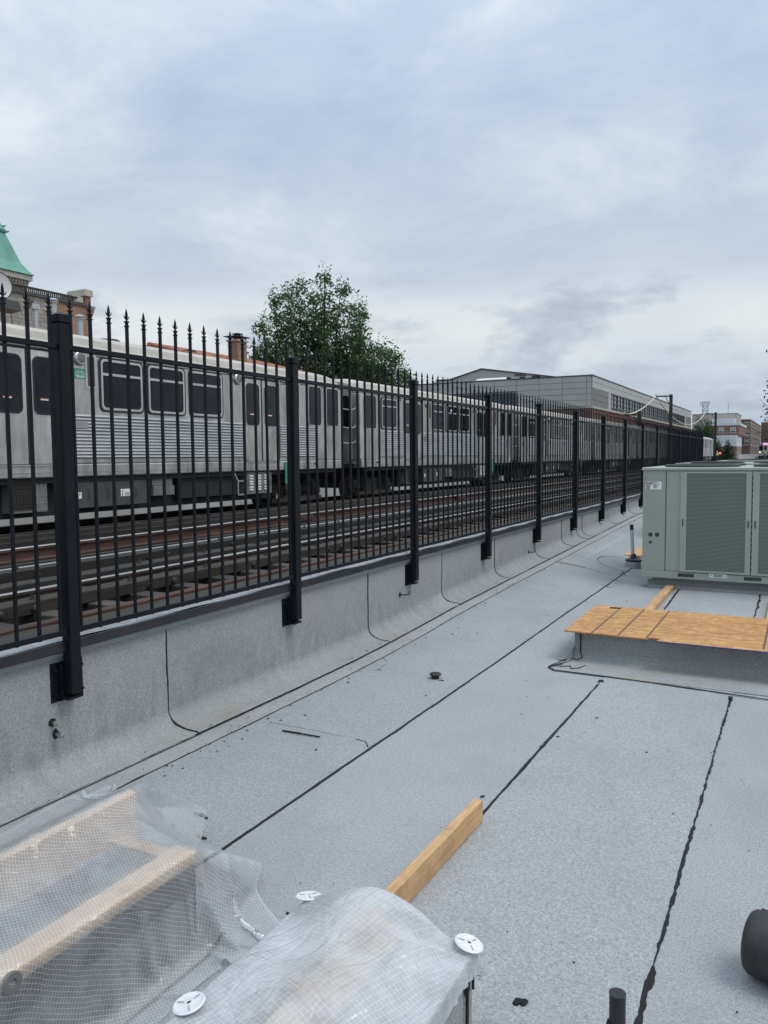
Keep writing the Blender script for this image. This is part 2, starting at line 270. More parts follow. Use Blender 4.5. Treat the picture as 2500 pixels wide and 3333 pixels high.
# ------------------------------------------------------------------ mesh helpers
WL = {}
class MB:
    def __init__(s): s.v = []; s.f = []; s.uv = None
    def add(s, v, f): n = len(s.v); s.v += [tuple(p) for p in v]; s.f += [tuple(i+n for i in q) for q in f]; return s
    def box(s, x0, x1, y0, y1, z0, z1):
        x0, x1 = sorted((x0, x1)); y0, y1 = sorted((y0, y1)); z0, z1 = sorted((z0, z1))
        return s.add([(x0,y0,z0),(x1,y0,z0),(x1,y1,z0),(x0,y1,z0),(x0,y0,z1),(x1,y0,z1),(x1,y1,z1),(x0,y1,z1)],
                     [(0,3,2,1),(4,5,6,7),(0,1,5,4),(1,2,6,5),(2,3,7,6),(3,0,4,7)])
    def bar(s, a, b, w, h, upv=(0, 0, 1)):
        a = Vector(a); b = Vector(b); d = (b-a).normalized(); r = d.cross(Vector(upv)); r = r.normalized() if r.length > 1e-6 else Vector((1, 0, 0)); u = r.cross(d)
        q = [p + r*sx*w/2 + u*sz*h/2 for p in (a, b) for sx, sz in ((-1,-1),(1,-1),(1,1),(-1,1))]
        return s.add(q, [(0,3,2,1),(4,5,6,7),(0,1,5,4),(1,2,6,5),(2,3,7,6),(3,0,4,7)])
    def cyl(s, a, b, r0, r1=None, n=12, caps=True):
        r1 = r0 if r1 is None else r1; a = Vector(a); b = Vector(b); d = (b-a).normalized(); e = d.orthogonal().normalized(); g = d.cross(e)
        vs_ = [p + (e*math.cos(2*math.pi*i/n)+g*math.sin(2*math.pi*i/n))*r for p, r in ((a, r0), (b, r1)) for i in range(n)]
        fs = [(i, (i+1) % n, n+(i+1) % n, n+i) for i in range(n)]
        if caps: fs += [tuple(range(n-1, -1, -1)), tuple(range(n, 2*n))]
        return s.add(vs_, fs)
    def tube(s, pts, r, n=8):
        pts = [Vector(p) for p in pts]; m = len(pts); rs = r if isinstance(r, (list, tuple)) else [r]*m; V = []; prev = None
        for i, p in enumerate(pts):
            d = (pts[min(i+1, m-1)]-pts[max(i-1, 0)]).normalized()
            e = (prev - d*prev.dot(d)) if prev is not None else d.orthogonal()
            e = e.normalized() if e.length > 1e-6 else d.orthogonal().normalized(); prev = e; g = d.cross(e)
            V += [p + (e*math.cos(2*math.pi*k/n)+g*math.sin(2*math.pi*k/n))*rs[i] for k in range(n)]
        fs = [(i*n+k, i*n+(k+1) % n, (i+1)*n+(k+1) % n, (i+1)*n+k) for i in range(m-1) for k in range(n)]
        fs += [tuple(range(n-1, -1, -1)), tuple(range((m-1)*n, m*n))]
        return s.add(V, fs)
    def lathe(s, prof, c=(0, 0, 0), axis=(0, 0, 1), n=20, caps=True):
        a = Vector(axis).normalized(); e = a.orthogonal().normalized(); g = a.cross(e); c = Vector(c); V = []
        for r, h in prof: V += [c + a*h + (e*math.cos(2*math.pi*k/n)+g*math.sin(2*math.pi*k/n))*max(r, 1e-4) for k in range(n)]
        m = len(prof); fs = [(i*n+k, i*n+(k+1) % n, (i+1)*n+(k+1) % n, (i+1)*n+k) for i in range(m-1) for k in range(n)]
        fs += [tuple(range(n-1, -1, -1)), tuple(range((m-1)*n, m*n))] if caps else [((m-1)*n+k, (m-1)*n+(k+1) % n, (k+1) % n, k) for k in range(n)]
        return s.add(V, fs)
    def ext(s, prof, f0, f1):
        """closed profile of 2-D points swept from f0(p) to f1(p)"""
        n = len(prof); V = [f0(p) for p in prof] + [f1(p) for p in prof]
        return s.add(V, [(i, (i+1) % n, n+(i+1) % n, n+i) for i in range(n)] + [tuple(range(n-1, -1, -1)), tuple(range(n, 2*n))])
    def exty(s, prof, y0, y1): return s.ext(prof, lambda p: (p[0], y0, p[1]), lambda p: (p[0], y1, p[1]))
    def extx(s, prof, x0, x1): return s.ext(prof, lambda p: (x0, p[0], p[1]), lambda p: (x1, p[0], p[1]))
    def extz(s, prof, z0, z1): return s.ext(prof, lambda p: (p[0], p[1], z0), lambda p: (p[0], p[1], z1))
    def ring(s, outer, inner, to3, d0, d1):
        """ring between two outlines of equal count, thickness d0..d1 along the depth axis of to3"""
        n = len(outer); V = [to3(p, d1) for p in outer]+[to3(p, d1) for p in inner]+[to3(p, d0) for p in outer]+[to3(p, d0) for p in inner]; F = []
        for i in range(n):
            j = (i+1) % n; F += [(i, j, n+j, n+i), (2*n+i, i, j, 2*n+j)[::-1], (n+i, n+j, 3*n+j, 3*n+i), (2*n+i, 3*n+i, 3*n+j, 2*n+j)]
        return s.add(V, F)
    def mesh(s, name, off=(0, 0, 0), bevel=0, smooth=False, seg=1):
        me = bpy.data.meshes.new(name); o = Vector(off); me.from_pydata([Vector(p)-o for p in s.v], [], s.f)
        bm = bmesh.new(); bm.from_mesh(me); bmesh.ops.recalc_face_normals(bm, faces=bm.faces)
        if bevel: bmesh.ops.bevel(bm, geom=[e for e in bm.edges if len(e.link_faces) == 2 and e.calc_face_angle(0) > .6], offset=bevel, segments=seg, profile=.6, affect='EDGES', clamp_overlap=True)
        bm.to_mesh(me); bm.free()
        if smooth: me.shade_smooth(); 
        return me
    def build(s, name, mat, parent=None, bevel=0, smooth=False, origin=None, seg=1):
        o = origin if origin is not None else (WL[parent.name] if parent else (0, 0, 0))
        ob = link(s.mesh(name, o, bevel, smooth, seg), name, mat, parent, o); return ob
def link(me, name, mat, parent=None, world=(0, 0, 0)):
    ob = bpy.data.objects.new(name, me); COL.objects.link(ob); w = Vector(world); WL[ob.name] = w
    if mat and me is not None and not me.materials: me.materials.append(MATS[mat])
    if parent: ob.parent = parent; ob.location = w - WL[parent.name]
    else: ob.location = w
    if me is not None and me.users <= 1 and len(me.polygons) and me.polygons[0].use_smooth:
        md = ob.modifiers.new('n', 'WEIGHTED_NORMAL'); md.keep_sharp = True
        for e, a in zip(me.edges, edge_angles(me)):
            if a: e.use_edge_sharp = True
    return ob
def edge_angles(me, lim=.7):
    bm = bmesh.new(); bm.from_mesh(me); r = [e.calc_face_angle(0) > lim if len(e.link_faces) == 2 else False for e in bm.edges]; bm.free(); return r
def tag(o, label=None, cat=None, group=None, kind=None):
    for k, v in (('label', label), ('category', cat), ('group', group), ('kind', kind)):
        if v: o[k] = v
    return o
def thing(name, loc, label, cat, group=None):
    o = bpy.data.objects.new(name, None); COL.objects.link(o); o.location = loc; o.empty_display_size = .1; WL[o.name] = Vector(loc); return tag(o, label, cat, group)
def copy_tree(o, parent=None, delta=(0, 0, 0), skip=()):
    c = o.copy(); COL.objects.link(c); c.parent = parent
    if parent is None: c.location = o.location + Vector(delta)
    WL[c.name] = WL[o.name] + Vector(delta)
    for ch in [x for x in bpy.data.objects if x.parent == o]:
        if ch.name.split('.')[0] not in skip: copy_tree(ch, c, delta, skip)
    return c
def box1(name, mat, b, parent=None, bevel=0): return MB().box(*b).build(name, mat, parent, bevel)
def rrect(x0, x1, y0, y1, r, n=5):
    P = []
    for cx_, cy_, a in ((x1-r, y1-r, 0), (x0+r, y1-r, 90), (x0+r, y0+r, 180), (x1-r, y0+r, 270)):
        for k in range(n+1): t = math.radians(a+90*k/n); P.append((cx_+r*math.cos(t), cy_+r*math.sin(t)))
    return P
def text(name, body, mat, parent, loc, size, rot, extr=.001, sx=1.0, align='LEFT'):
    cu = bpy.data.curves.new(name, 'FONT'); cu.body = body; cu.size = size; cu.extrude = extr; cu.align_x = align; cu.resolution_u = 3
    t = bpy.data.objects.new(name, cu); COL.objects.link(t); bpy.context.view_layer.update()
    me = bpy.data.meshes.new_from_object(t.evaluated_get(bpy.context.evaluated_depsgraph_get())); bpy.data.objects.remove(t)
    me.transform(Matrix.Diagonal((sx, 1, 1, 1))); me.materials.clear()
    o = link(me, name, mat, parent, loc); o.rotation_euler = rot; return o
# ================================================================== SETTING
g = box1('ground', 'asphalt', (-1500, 1500, -1500, 1500, -5.6, -5.5)); tag(g, 'dark asphalt street level far below the roof', kind='structure')
# the roof rises gently towards the parapet farther away (tapered insulation)
def ss(a, b, t): t = max(0, min(1, (t-a)/(b-a))); return t*t*(3-2*t)
def rise(y): return 0.0 if y < 4.2 else (.0262*(y-4.2)*ss(4.2, 7.5, y) if y < 17 else .3354)
def fz(x, y): return rise(y)*(1-ss(-2.95, -1.75, x)) if x < -1.75 else 0.0
def sheet_mesh(mb, x0, x1, y0, y1, dz, step=.35, edge=None):
    nx = max(1, int((x1-x0)/.3)); ny = max(1, int((y1-y0)/step)); b = len(mb.v)
    for j in range(ny+1):
        y = y0+(y1-y0)*j/ny
        for i in range(nx+1):
            x = x0+(x1-x0)*i/nx; mb.v.append((x, y, fz(x, y)+dz))
    for j in range(ny):
        for i in range(nx):
            a = b+j*(nx+1)+i; mb.f.append((a, a+1, a+nx+2, a+nx+1))
    return mb
RX0, RX1, RY0, RY1 = -3.3, 9.0, -7.0, 33.0
mb = MB(); sheet_mesh(mb, RX0, RX1, RY0, RY1, -.006); roof = mb.build('roof', 'granule'); tag(roof, 'pale grey granulated flat roof', kind='structure')
box1('roof_deck', 'concrete_pale', (RX0, RX1, RY0, RY1, -5.4, -.06), roof)
SEAMS = [-2.91, -2.07, -1.23, -.38, .47, 1.32, 2.17]
for i, x0 in enumerate(SEAMS[:-1]):
    mb = MB(); x1 = SEAMS[i+1]; sheet_mesh(mb, x0-.0, x1+.0, RY0+.05, RY1-.05, 0.0 if i % 2 else .003)
    mb.build('membrane_sheet', 'granule', roof)
def tar(pts, w, parent=roof, dz=.0055, seed=0, jag=.45, name='tar_seam', step=.035, zf=None):
    """bead of asphalt squeezed out of a lap: ragged width, blobs, slightly raised"""
    R = random.Random(seed); P = []; zf = zf or (lambda x, y: fz(x, y))
    for a, b in zip(pts[:-1], pts[1:]):
        n = max(1, int(math.dist(a, b)/step))
        P += [tuple(a[k]+(b[k]-a[k])*i/n for k in range(2)) for i in range(n)]
    P.append(tuple(pts[-1])); V = []; F = []; wl = wr = 0; drift = 0; m = len(P); blob = 0
    for i, p in enumerate(P):
        q0 = P[max(0, i-1)]; q1 = P[min(m-1, i+1)]; d = Vector((q1[0]-q0[0], q1[1]-q0[1])); d = d.normalized() if d.length > 0 else Vector((0, 1)); n = Vector((-d.y, d.x))
        drift = drift*.93 + R.gauss(0, .0006); wl = .6*wl+.4*R.gauss(0, jag); wr = .6*wr+.4*R.gauss(0, jag)
        blob = R.uniform(.4, 1.1) if R.random() < .02 else blob*.5
        a = w/2*max(.28, 1+wl+blob*(R.random() < .5)); c = w/2*max(.28, 1+wr+blob*.6)
        tp = min(1, i/2, (m-1-i)/2) if m > 4 else 1
        cx_ = p[0]+n.x*drift; cy_ = p[1]+n.y*drift; z = zf(cx_, cy_)
        V += [(cx_+n.x*a*tp, cy_+n.y*a*tp, z+.001), (cx_+n.x*a*.5*tp, cy_+n.y*a*.5*tp, z+dz), (cx_-n.x*c*.5*tp, cy_-n.y*c*.5*tp, z+dz), (cx_-n.x*c*tp, cy_-n.y*c*tp, z+.001)]
    for i in range(m-1):
        for k in range(3): F.append((4*i+k, 4*i+k+1, 4*i+5+k, 4*i+4+k))
    return MB().add(V, F).build(name, 'tar', parent)
Y1 = 32.5
tar([(-2.07, -1), (-2.07, 10.9), (-2.07, Y1)], .018, seed=1, jag=.3); tar([(-1.23, 3.15), (-1.23, 5.55)], .021, seed=2, jag=.3); tar([(-1.23, -1), (-1.23, 1.5)], .02, seed=3)
tar([(-1.235, 8.5), (-1.27, 9.93)], .02, seed=4, jag=.5); tar([(-.38, -1), (-.378, 2.5)], .022, seed=5, jag=.6, step=.02); tar([(-.378, 2.5), (-.385, 5.55)], .0125, seed=6, jag=.8, step=.016)
tar([(-.39, 8.4), (-.397, 9.95)], .022, seed=7, jag=.8); tar([(.47, -1), (.47, Y1)], .02, seed=8); tar([(1.32, -1), (1.32, Y1)], .02, seed=9)
tar([(-2.91, -1), (-2.91, 4), (-2.915, 9), (-2.91, Y1)], .014, seed=10, jag=.5)
tar([(-2.86, 3.83), (-2.5, 3.825), (-2.25, 3.815)], .007, seed=11, jag=.6, dz=.003); tar([(-2.205, 3.812), (-2.14, 3.80), (-2.085, 3.73)], .012, seed=12, dz=.004)
tar([(-2.90, 10.46), (-2.15, 10.38)], .013, seed=13); tar([(-2.11, 10.10), (-1.87, 10.08)], .013, seed=14); tar([(-2.10, 9.57), (-1.84, 9.51)], .010, seed=15)
tar([(-2.115, 10.82), (-2.06, 10.4)], .012, seed=16)
tar([(-2.91, 5.3), (-2.78, 5.24)], .006, seed=17, dz=.003)
# small litter lying on the membrane: bark bits, asphalt crumbs, dead leaves
mb = MB(); R = random.Random(5)
for k in range(430):
    if k < 220: y = R.uniform(2.2, 13); x = -2.95+abs(R.gauss(0, .10))
    elif k < 300: y = R.uniform(2.3, 9); x = -3.12+R.uniform(0, .2)
    else: x = R.uniform(-2.8, .6); y = R.uniform(1.6, 9)
    if -1.62 < x < .8 and 5.7 < y < 7.3: continue
    l = R.choice((.004, .005, .007, .009, .012, .02))*R.uniform(.6, 1.1); a = R.uniform(0, 6.3); z = fz(x, y)+.004+(.01 if x < -3.05 else 0)
    mb.bar((x-l/2*math.cos(a), y-l/2*math.sin(a), z+.002), (x+l/2*math.cos(a), y+l/2*math.sin(a), z+.003), l*R.uniform(.18, .5), .003)
lit = mb.build('roof_litter', 'tar'); tag(lit, 'tiny dark crumbs and twigs scattered on the grey roof', 'litter', kind='stuff')
# ------------------------------------------------------------------ parapet wall
pw = thing('parapet_wall', (-3.4, 12, 0), 'low grey membrane-covered parapet wall carrying the black fence', 'wall')
PY0, PY1 = -6.9, 31.6
box1('wall_core', 'granule_wall', (-3.40, -3.275, PY0, PY1, -5.3, .64), pw)
WS = [-4.2, -1.6, 1.0, 3.43, 5.855, 7.415, 8.997, 10.62, 11.98, 12.89, 13.25, 15.22, 17.26, 19.3, 21.4, 23.5, 25.6, 27.7, 29.8, PY1]
def cantprof(y, dx=0.):
    r = rise(y); P = [(-3.262, .640), (-3.262, .44+.0*r)]
    for k in range(9):
        t = k/8; a = math.pi/2*t; P.append((-3.262+.172*(1-math.cos(a))**1.0, r+.012+.125*(1-math.sin(a))))
    P[1] = (-3.262, max(P[2][1]+.03, .36)); P.append((-3.075, r+.004)); return [(x+dx, z) for x, z in P]
for i, (a, b) in enumerate(zip([PY0]+WS[:-1], WS)):
    mb = MB(); n = max(2, int((b-a)/.3)); base = []; dx = .003 if i % 2 else 0
    for j in range(n+1):
        y = a+(b-a)*j/n+(.02 if j == n and i % 2 else 0); pr = cantprof(y, dx)
        R2 = random.Random(int(y*50)); base.append([(x+.0015*math.sin(y*5+z*9)*math.sin(y*3.1+2*z), y, z) for x, z in pr])
    m = len(base[0])
    for row in base: mb.v += row
    for j in range(n):
        for k in range(m-1): mb.f.append((j*m+k, j*m+k+1, (j+1)*m+k+1, (j+1)*m+k))
    o = mb.build('flashing_sheet', 'granule_wall', pw, smooth=True)
def wallseam(y, w, seed):
    """vertical tar bead running down the wall lap and curving out over the cant"""
    R = random.Random(seed); pr = cantprof(y); V = []; F = []; pts = []
    for (x0, z0), (x1, z1) in zip(pr[:-1], pr[1:]):
        n = max(1, int(math.dist((x0, z0), (x1, z1))/.03))
        pts += [(x0+(x1-x0)*i/n, z0+(z1-z0)*i/n) for i in range(n)]
    pts.append(pr[-1]); pts = [p for p in pts if p[1] < .622]; dr = 0; m = len(pts)
    for i, (x, z) in enumerate(pts):
        t = i/(m-1); dr = dr*.9+R.gauss(0, .0012); ww = w*(.7+.5*R.random()+(1.6*math.exp(-((t-.80)/.05)**2) if seed % 2 else 0)); yy = y+dr+.05*ss(.72, 1, t)
        q = pts[min(i+1, m-1)]; d = Vector((q[0]-pts[max(i-1, 0)][0], q[1]-pts[max(i-1, 0)][1])).normalized(); nx, nz = -d.y, d.x
        if nx < 0: nx, nz = -nx, -nz
        V += [(x+nx*.001, yy-ww/2, z+nz*.001), (x+nx*.006, yy-ww/4, z+nz*.006), (x+nx*.006, yy+ww/4, z+nz*.006), (x+nx*.001, yy+ww/2, z+nz*.001)]
    for i in range(m-1):
        for k in range(3): F.append((4*i+k, 4*i+k+1, 4*i+5+k, 4*i+4+k))
    MB().add(V, F).build('tar_seam', 'tar', pw)
for i, y in enumerate(WS[2:-1]): wallseam(y, .013 if i < 6 else .015, i)
tar([(-3.075, -1), (-3.078, 3), (-3.075, 9), (-3.075, Y1)], .010, parent=pw, seed=20, jag=.5, dz=.007)
# coping: membrane-capped top, dark metal fascia in lengths, pale drip edge
mb = MB(); n = 150
for j in range(n+1):
    y = PY0+(PY1-PY0)*j/n
    for k, x in enumerate((-3.43, -3.40, -3.36, -3.32, -3.28, -3.232)): mb.v.append((x, y, .704+.004*math.sin(y*17+k*2)+.003*math.sin(y*7.3-k)))
for j in range(n):
    for k in range(5): mb.f.append((j*6+k, j*6+k+1, (j+1)*6+k+1, (j+1)*6+k))
mb.build('coping_cap', 'coping_membrane', pw, smooth=True); box1('coping_block', 'coping', (-3.425, -3.236, PY0, PY1, .642, .696), pw)
yy = PY0; cuts = [PY0, -2.2, .85, 3.95, 7.05, 10.1, 13.2, 16.2, 19.3, 22.3, 25.4, 28.4, PY1]
for i, (a, b) in enumerate(zip(cuts[:-1], cuts[1:])):
    mb = MB(); e = .004*(i % 2); mb.exty([(-3.234, .701), (-3.212-e, .701), (-3.206-e, .658), (-3.212-e, .652), (-3.234, .652)], a, b+(.03 if i % 2 else 0)); mb.build('coping_fascia', 'coping', pw)
    mb = MB(); mb.exty([(-3.258, .651), (-3.224, .651), (-3.230-e*.5, .624), (-3.258, .622)], a+.4, b+.4 if b < PY1 else b); mb.build('drip_edge', 'flashing', pw)
def anchor(y, z, l, r=.008):
    mb = MB(); mb.cyl((-3.262, y, z), (-3.262+l, y, z), r, n=10); mb.cyl((-3.262+l*.45, y, z), (-3.262+l*.75, y, z), r*1.8, n=6); b = mb.build('anchor_bolt', 'bolt_zinc', pw)
    m2 = MB(); R = random.Random(int(z*1000)); c = [(y+.022*math.cos(t*.7)*R.uniform(.7, 1.3), z+.03*math.sin(t*.7)*R.uniform(.7, 1.3)) for t in range(9)]
    m2.ext(c, lambda p: (-3.262, p[0], p[1]), lambda p: (-3.254, p[0]+.2*(y-p[0]), p[1]+.2*(z-p[1]))); m2.build('tar_patch', 'tar', b)
anchor(2.627, .302, .05); anchor(2.642, .238, .075, .0085)
for y, z in ((6.46, .334), (10.33, .30)):
    mb = MB(); mb.lathe([(.0, 0), (.028, .001), (.022, .006), (.008, .012)], (-3.262, y, z), (1, 0, 0), 12); mb.tube([(-3.255, y, z), (-3.21, y, z), (-3.185, y+.01, z+.004), (-3.175, y+.03, z+.012), (-3.178, y+.045, z+.03)], .006, 7); mb.build('wall_hook', 'black_plastic', pw)
# ------------------------------------------------------------------ fence
FX, FY0, FS, NP = -3.2, 2.711-2*1.971, 1.971, 17
fe = thing('fence', (FX, 12, .44), 'tall black steel picket fence with spear finials along the roof parapet', 'fence')
pm = MB().box(-.03175, .03175, -.03175, .03175, .44, 2.262).mesh('post', (0, 0, .44), .005)
cm = MB().add([], []); c_ = MB(); c_.box(-.037, .037, -.037, .037, 2.262, 2.298); c_.add([(-.037, -.037, 2.298), (.037, -.037, 2.298), (.037, .037, 2.298), (-.037, .037, 2.298), (0, 0, 2.318)], [(0, 1, 4), (1, 2, 4), (2, 3, 4), (3, 0, 4)]); cm = c_.mesh('post_cap', (0, 0, .44), .002)
b_ = MB(); b_.box(-.062, -.052, -.088, .106, .400, .595); b_.box(-.052, -.030, -.050, .050, .405, .59); b_.box(-.050, .018, -.045, .044, .412, .425)
for yy_ in (-.068, .088):
    for zz in (.435, .56): b_.cyl((-.052, yy_, zz), (-.040, yy_, zz), .012, n=6); b_.cyl((-.040, yy_, zz), (-.028, yy_, zz), .006, n=8)
bmh = b_.mesh('bracket', (0, 0, .44), .0)
rw = .0127
def rail(z, h): return MB().box(-.0165, .0165, .034, FS-.034, z-h/2, z+h/2).mesh('rail', (0, 0, .44), .002)
r_top, r_bot = rail(2.147, .025), rail(.754, .028)
pk = MB().box(-.0076, .0076, -.0076, .0076, .735, 2.305).mesh('picket', (0, 0, .44), .0015)
fm = MB(); fm.box(-.0102, .0102, -.0102, .0102, 2.302, 2.308); fm.lathe([(.0092, 2.308), (.0092, 2.322), (.0115, 2.324), (.0115, 2.330), (.0048, 2.333), (.0045, 2.345), (.008, 2.357), (.0065, 2.375), (.0035, 2.388), (.001, 2.397)], n=8); fm.box(-.0102, .0102, -.0102, .0102, 2.327, 2.332)
for s_ in (-1, 1):   # the two curled side leaves of the spear
    fm.tube([(0, s_*.004, 2.341), (0, s_*.010, 2.347), (0, s_*.016, 2.352), (0, s_*.021, 2.361)], [.0038, .0036, .0028, .001], 6)
fm = fm.mesh('finial', (0, 0, .44), 0, True)
for p in range(NP):
    y = FY0+p*FS
    po = link(pm, 'post', 'fence_black', fe, (FX, y, .44)); link(cm, 'post_cap', 'fence_black', po, (FX, y, .44)); link(bmh, 'bracket', 'fence_black', po, (FX, y, .44))
    if p == NP-1: break
    link(r_top, 'rail', 'fence_black', fe, (FX, y, .44)); link(r_bot, 'rail', 'fence_black', fe, (FX, y, .44))
    for k in range(16):
        q = link(pk, 'picket', 'fence_black', fe, (FX, y+(k+.5)*FS/16, .44)); link(fm, 'finial', 'fence_black', q, (FX, y+(k+.5)*FS/16, .44))
# ================================================================== TRACKS
RT = .38      # rail-head level
TY0, TY1 = -14.0, 420.0
def rail_prof(x, top, s=1.0):
    return [(x-.068*s, top-.145*s), (x+.068*s, top-.145*s), (x+.068*s, top-.133*s), (x+.011*s, top-.118*s), (x+.011*s, top-.04*s), (x+.034*s, top-.032*s), (x+.034*s, top-.004*s), (x-.034*s, top-.004*s), (x-.034*s, top-.032*s), (x-.011*s, top-.04*s), (x-.011*s, top-.118*s), (x-.068*s, top-.133*s)]
def put_rail(root, x, top, name, side='rail_side', s=1.0):
    r = MB().exty(rail_prof(x, top, s), TY0, TY1).build(name, side, root)
    MB().exty([(x-.035*s, top-.008), (x+.035*s, top-.008), (x+.0345*s, top-.004), (x+.028*s, top+.001), (x-.028*s, top+.001), (x-.0345*s, top-.004)], TY0, TY1).build('rail_head', 'rail_top', r); return r
tk = box1('railway_track', 'steel_dark', (-8.3, -8.0, TY0, TY1, -1.2, .02)); tag(tk, 'near railway track of shiny rails and dark timbers behind the fence', kind='structure')
MB().box(-6.3, -6.0, TY0, TY1, -1.2, .02).build('girder', 'steel_dark', tk)
tk2 = box1('railway_track', 'steel_dark', (-13.3, -13.0, TY0, TY1, -1.2, .02)); tag(tk2, 'far railway track carrying the silver train', kind='structure')
MB().box(-11.9, -11.6, TY0, TY1, -1.2, .02).build('girder', 'steel_dark', tk2)
for x in (-6.44, -7.90): put_rail(tk, x, RT, 'rail')
tr = put_rail(tk, -8.44, RT+.155, 'third_rail', 'rust_iron', 1.15)
MB().box(-8.56, -8.50, TY0, TY1, RT-.06, RT+.02).build('cable_trough', 'rust_iron', tk)
R = random.Random(3); tie_m = [MB().box(-4.55+R.uniform(-.12, .08), -8.95+R.uniform(-.08, .12), -.105, .105, .06, .300+R.uniform(-.012, .006)).mesh('tie', (-7, 0, 0), .008) for _ in range(5)]
ty = -1.0; far = MB(); far2 = MB(); k = 0
while ty < TY1:
    if ty < 62: o = link(R.choice(tie_m), 'tie', 'tie_wood', tk, (-7, ty+R.uniform(-.03, .03), 0))
    else: far.box(-4.6, -8.9, ty-.105, ty+.105, .06, .30)
    far2.box(-10.5, -14.2, ty-.105, ty+.105, .02, RT-.15)
    ty += .56 if ty < 150 else 1.1
far.build('far_ties', 'tie_wood', tk)['kind'] = 'stuff'; far2.build('hidden_ties', 'tie_wood', tk2)['kind'] = 'stuff'
def timber(root, x0, x1, z0, z1, mat, name='guard_timber', L_=7.3, y0=TY0, y1=130., wob=.012, seed=0):
    """a row of squared timbers laid end to end, each its own piece"""
    R = random.Random(seed); y = y0+R.uniform(0, 3); out = []
    while y < y1:
        l = L_*R.uniform(.85, 1.1); a = R.uniform(-wob, wob); mb = MB(); n = max(2, int(l/.45)) if y < 40 else 2
        pts = [(y+l*i/n) for i in range(n+1)]; V = []; F = []
        for i, q in enumerate(pts):
            e = R.uniform(-.006, .006) if y < 40 else 0; h = R.uniform(-.006, .003) if y < 40 else 0; q2 = min(q, y+l-.012)
            V += [(x0+a, q2, z0), (x1+a, q2, z0), (x1+a+e, q2, z1+h), (x0+a, q2, z1+h)]
        for i in range(n): F += [(4*i+j, 4*i+(j+1) % 4, 4*i+4+(j+1) % 4, 4*i+4+j) for j in range(4)]
        F += [(3, 2, 1, 0), (4*n, 4*n+1, 4*n+2, 4*n+3)]
        out.append(mb.add(V, F).build(name, mat, root, .008 if y < 40 else 0)); y += l
    if y1 < TY1: MB().box(x0, x1, y, TY1, z0, z1).build(name, mat, root)
    return out
timber(tk, -5.95, -5.74, .29, RT+.022, 'timber_brown', seed=1); timber(tk, -7.62, -7.40, .29, RT+.035, 'timber_dark', seed=2)
timber(tk, -6.95, -6.73, .29, RT+.01, 'timber_dark', seed=3); timber(tk, -8.30, -8.15, .29, RT-.01, 'timber_dark', seed=4)
timber(tk, -5.06, -4.84, .302, .345, 'timber_brown', 'edge_plank', seed=5)
MB().exty([(-5.14, .304), (-5.07, .304), (-5.07, .36), (-5.09, .372), (-5.14, .372)], TY0, TY1).build('edge_angle', 'rust_iron', tk)
for i, x in enumerate((-9.05, -9.29, -9.53, -9.77, -10.01, -10.25, -10.49)):
    timber(tk2, x-.205, x, RT-.16, RT-.10+.012*math.sin(i*2), 'timber_olive' if i > 2 else 'timber_dark', 'walk_plank', 5.0, y1=60, wob=.01, seed=20+i)
timber(tk2, -10.96, -10.76, RT-.14, RT+.05, 'timber_olive', seed=31); timber(tk2, -10.70, -10.58, RT-.14, RT-.02, 'timber_dark', seed=32)
for x in (-11.65, -13.09): put_rail(tk2, x, RT, 'rail')
for root, xs, z, sd in ((tk, (-5.845, -7.51, -6.84), RT+.02, 1), (tk2, (-10.86, -9.6), RT+.045, 2)):
    for x in xs:
        mb = MB(); y = 1.2
        zz = z if x > -9.0 or x < -10 else RT-.09
        while y < 45:
            mb.cyl((x, y, zz-.02), (x, y, zz+.022), .030, .026, 6); mb.cyl((x, y, zz+.02), (x, y, zz+.045), .014, n=6); y += 1.12
        mb.build('timber_bolts', 'truck_iron', root)['kind'] = 'stuff'
# bolt heads on the timber faces turned to the roof
for root, x, z in ((tk, -5.735, .345), (tk, -7.395, .345)):
    mb = MB(); y = .8
    while y < 45:
        for d in (0, .34): mb.lathe([(.036, 0), (.034, .010), (.022, .022), (.0, .027)], (x, y+d, z), (1, 0, 0), 10)
        y += 1.68
    mb.build('bolt_heads', 'truck_iron', root)['kind'] = 'stuff'
mb = MB(); y = .5
while y < 60:
    for x in (-6.44, -7.90):
        mb.box(x-.15, x+.15, y-.1, y+.1, RT-.085, RT-.070)
        for d in (-.085, .085): mb.box(x+d-.02, x+d+.02, y-.03, y+.03, RT-.072, RT-.048)
    mb.box(-8.55, -8.33, y-.08, y+.08, RT-.15, RT-.005) if int(y/.56) % 4 == 0 else None
    y += .56
mb.build('tie_plates', 'truck_iron', tk)['kind'] = 'stuff'
mb = MB()
for y in (4.9, 12.6, 20.4, 28.0): mb.box(-8.405, -8.36, y-.3, y+.3, RT+.03, RT+.115); mb.box(-7.865, -7.84, y+1.1, y+1.7, RT-.11, RT-.03)
mb.build('joint_bars', 'rust_iron', tk)
# ================================================================== TRAIN (cars alike, coupled)
XS = -10.95; XI = -13.79; CL = 13.19; CP = 14.10; CY = 5.18
car = thing('train_car', (-12.37, CY, RT), 'x', 'train car', 'silver train cars standing on the far track')
def side3(p, d): return (XS+d, CY+p[0], p[1])
D1, D2 = (2.80, 4.06), (8.99, 10.25)     # door openings along the car
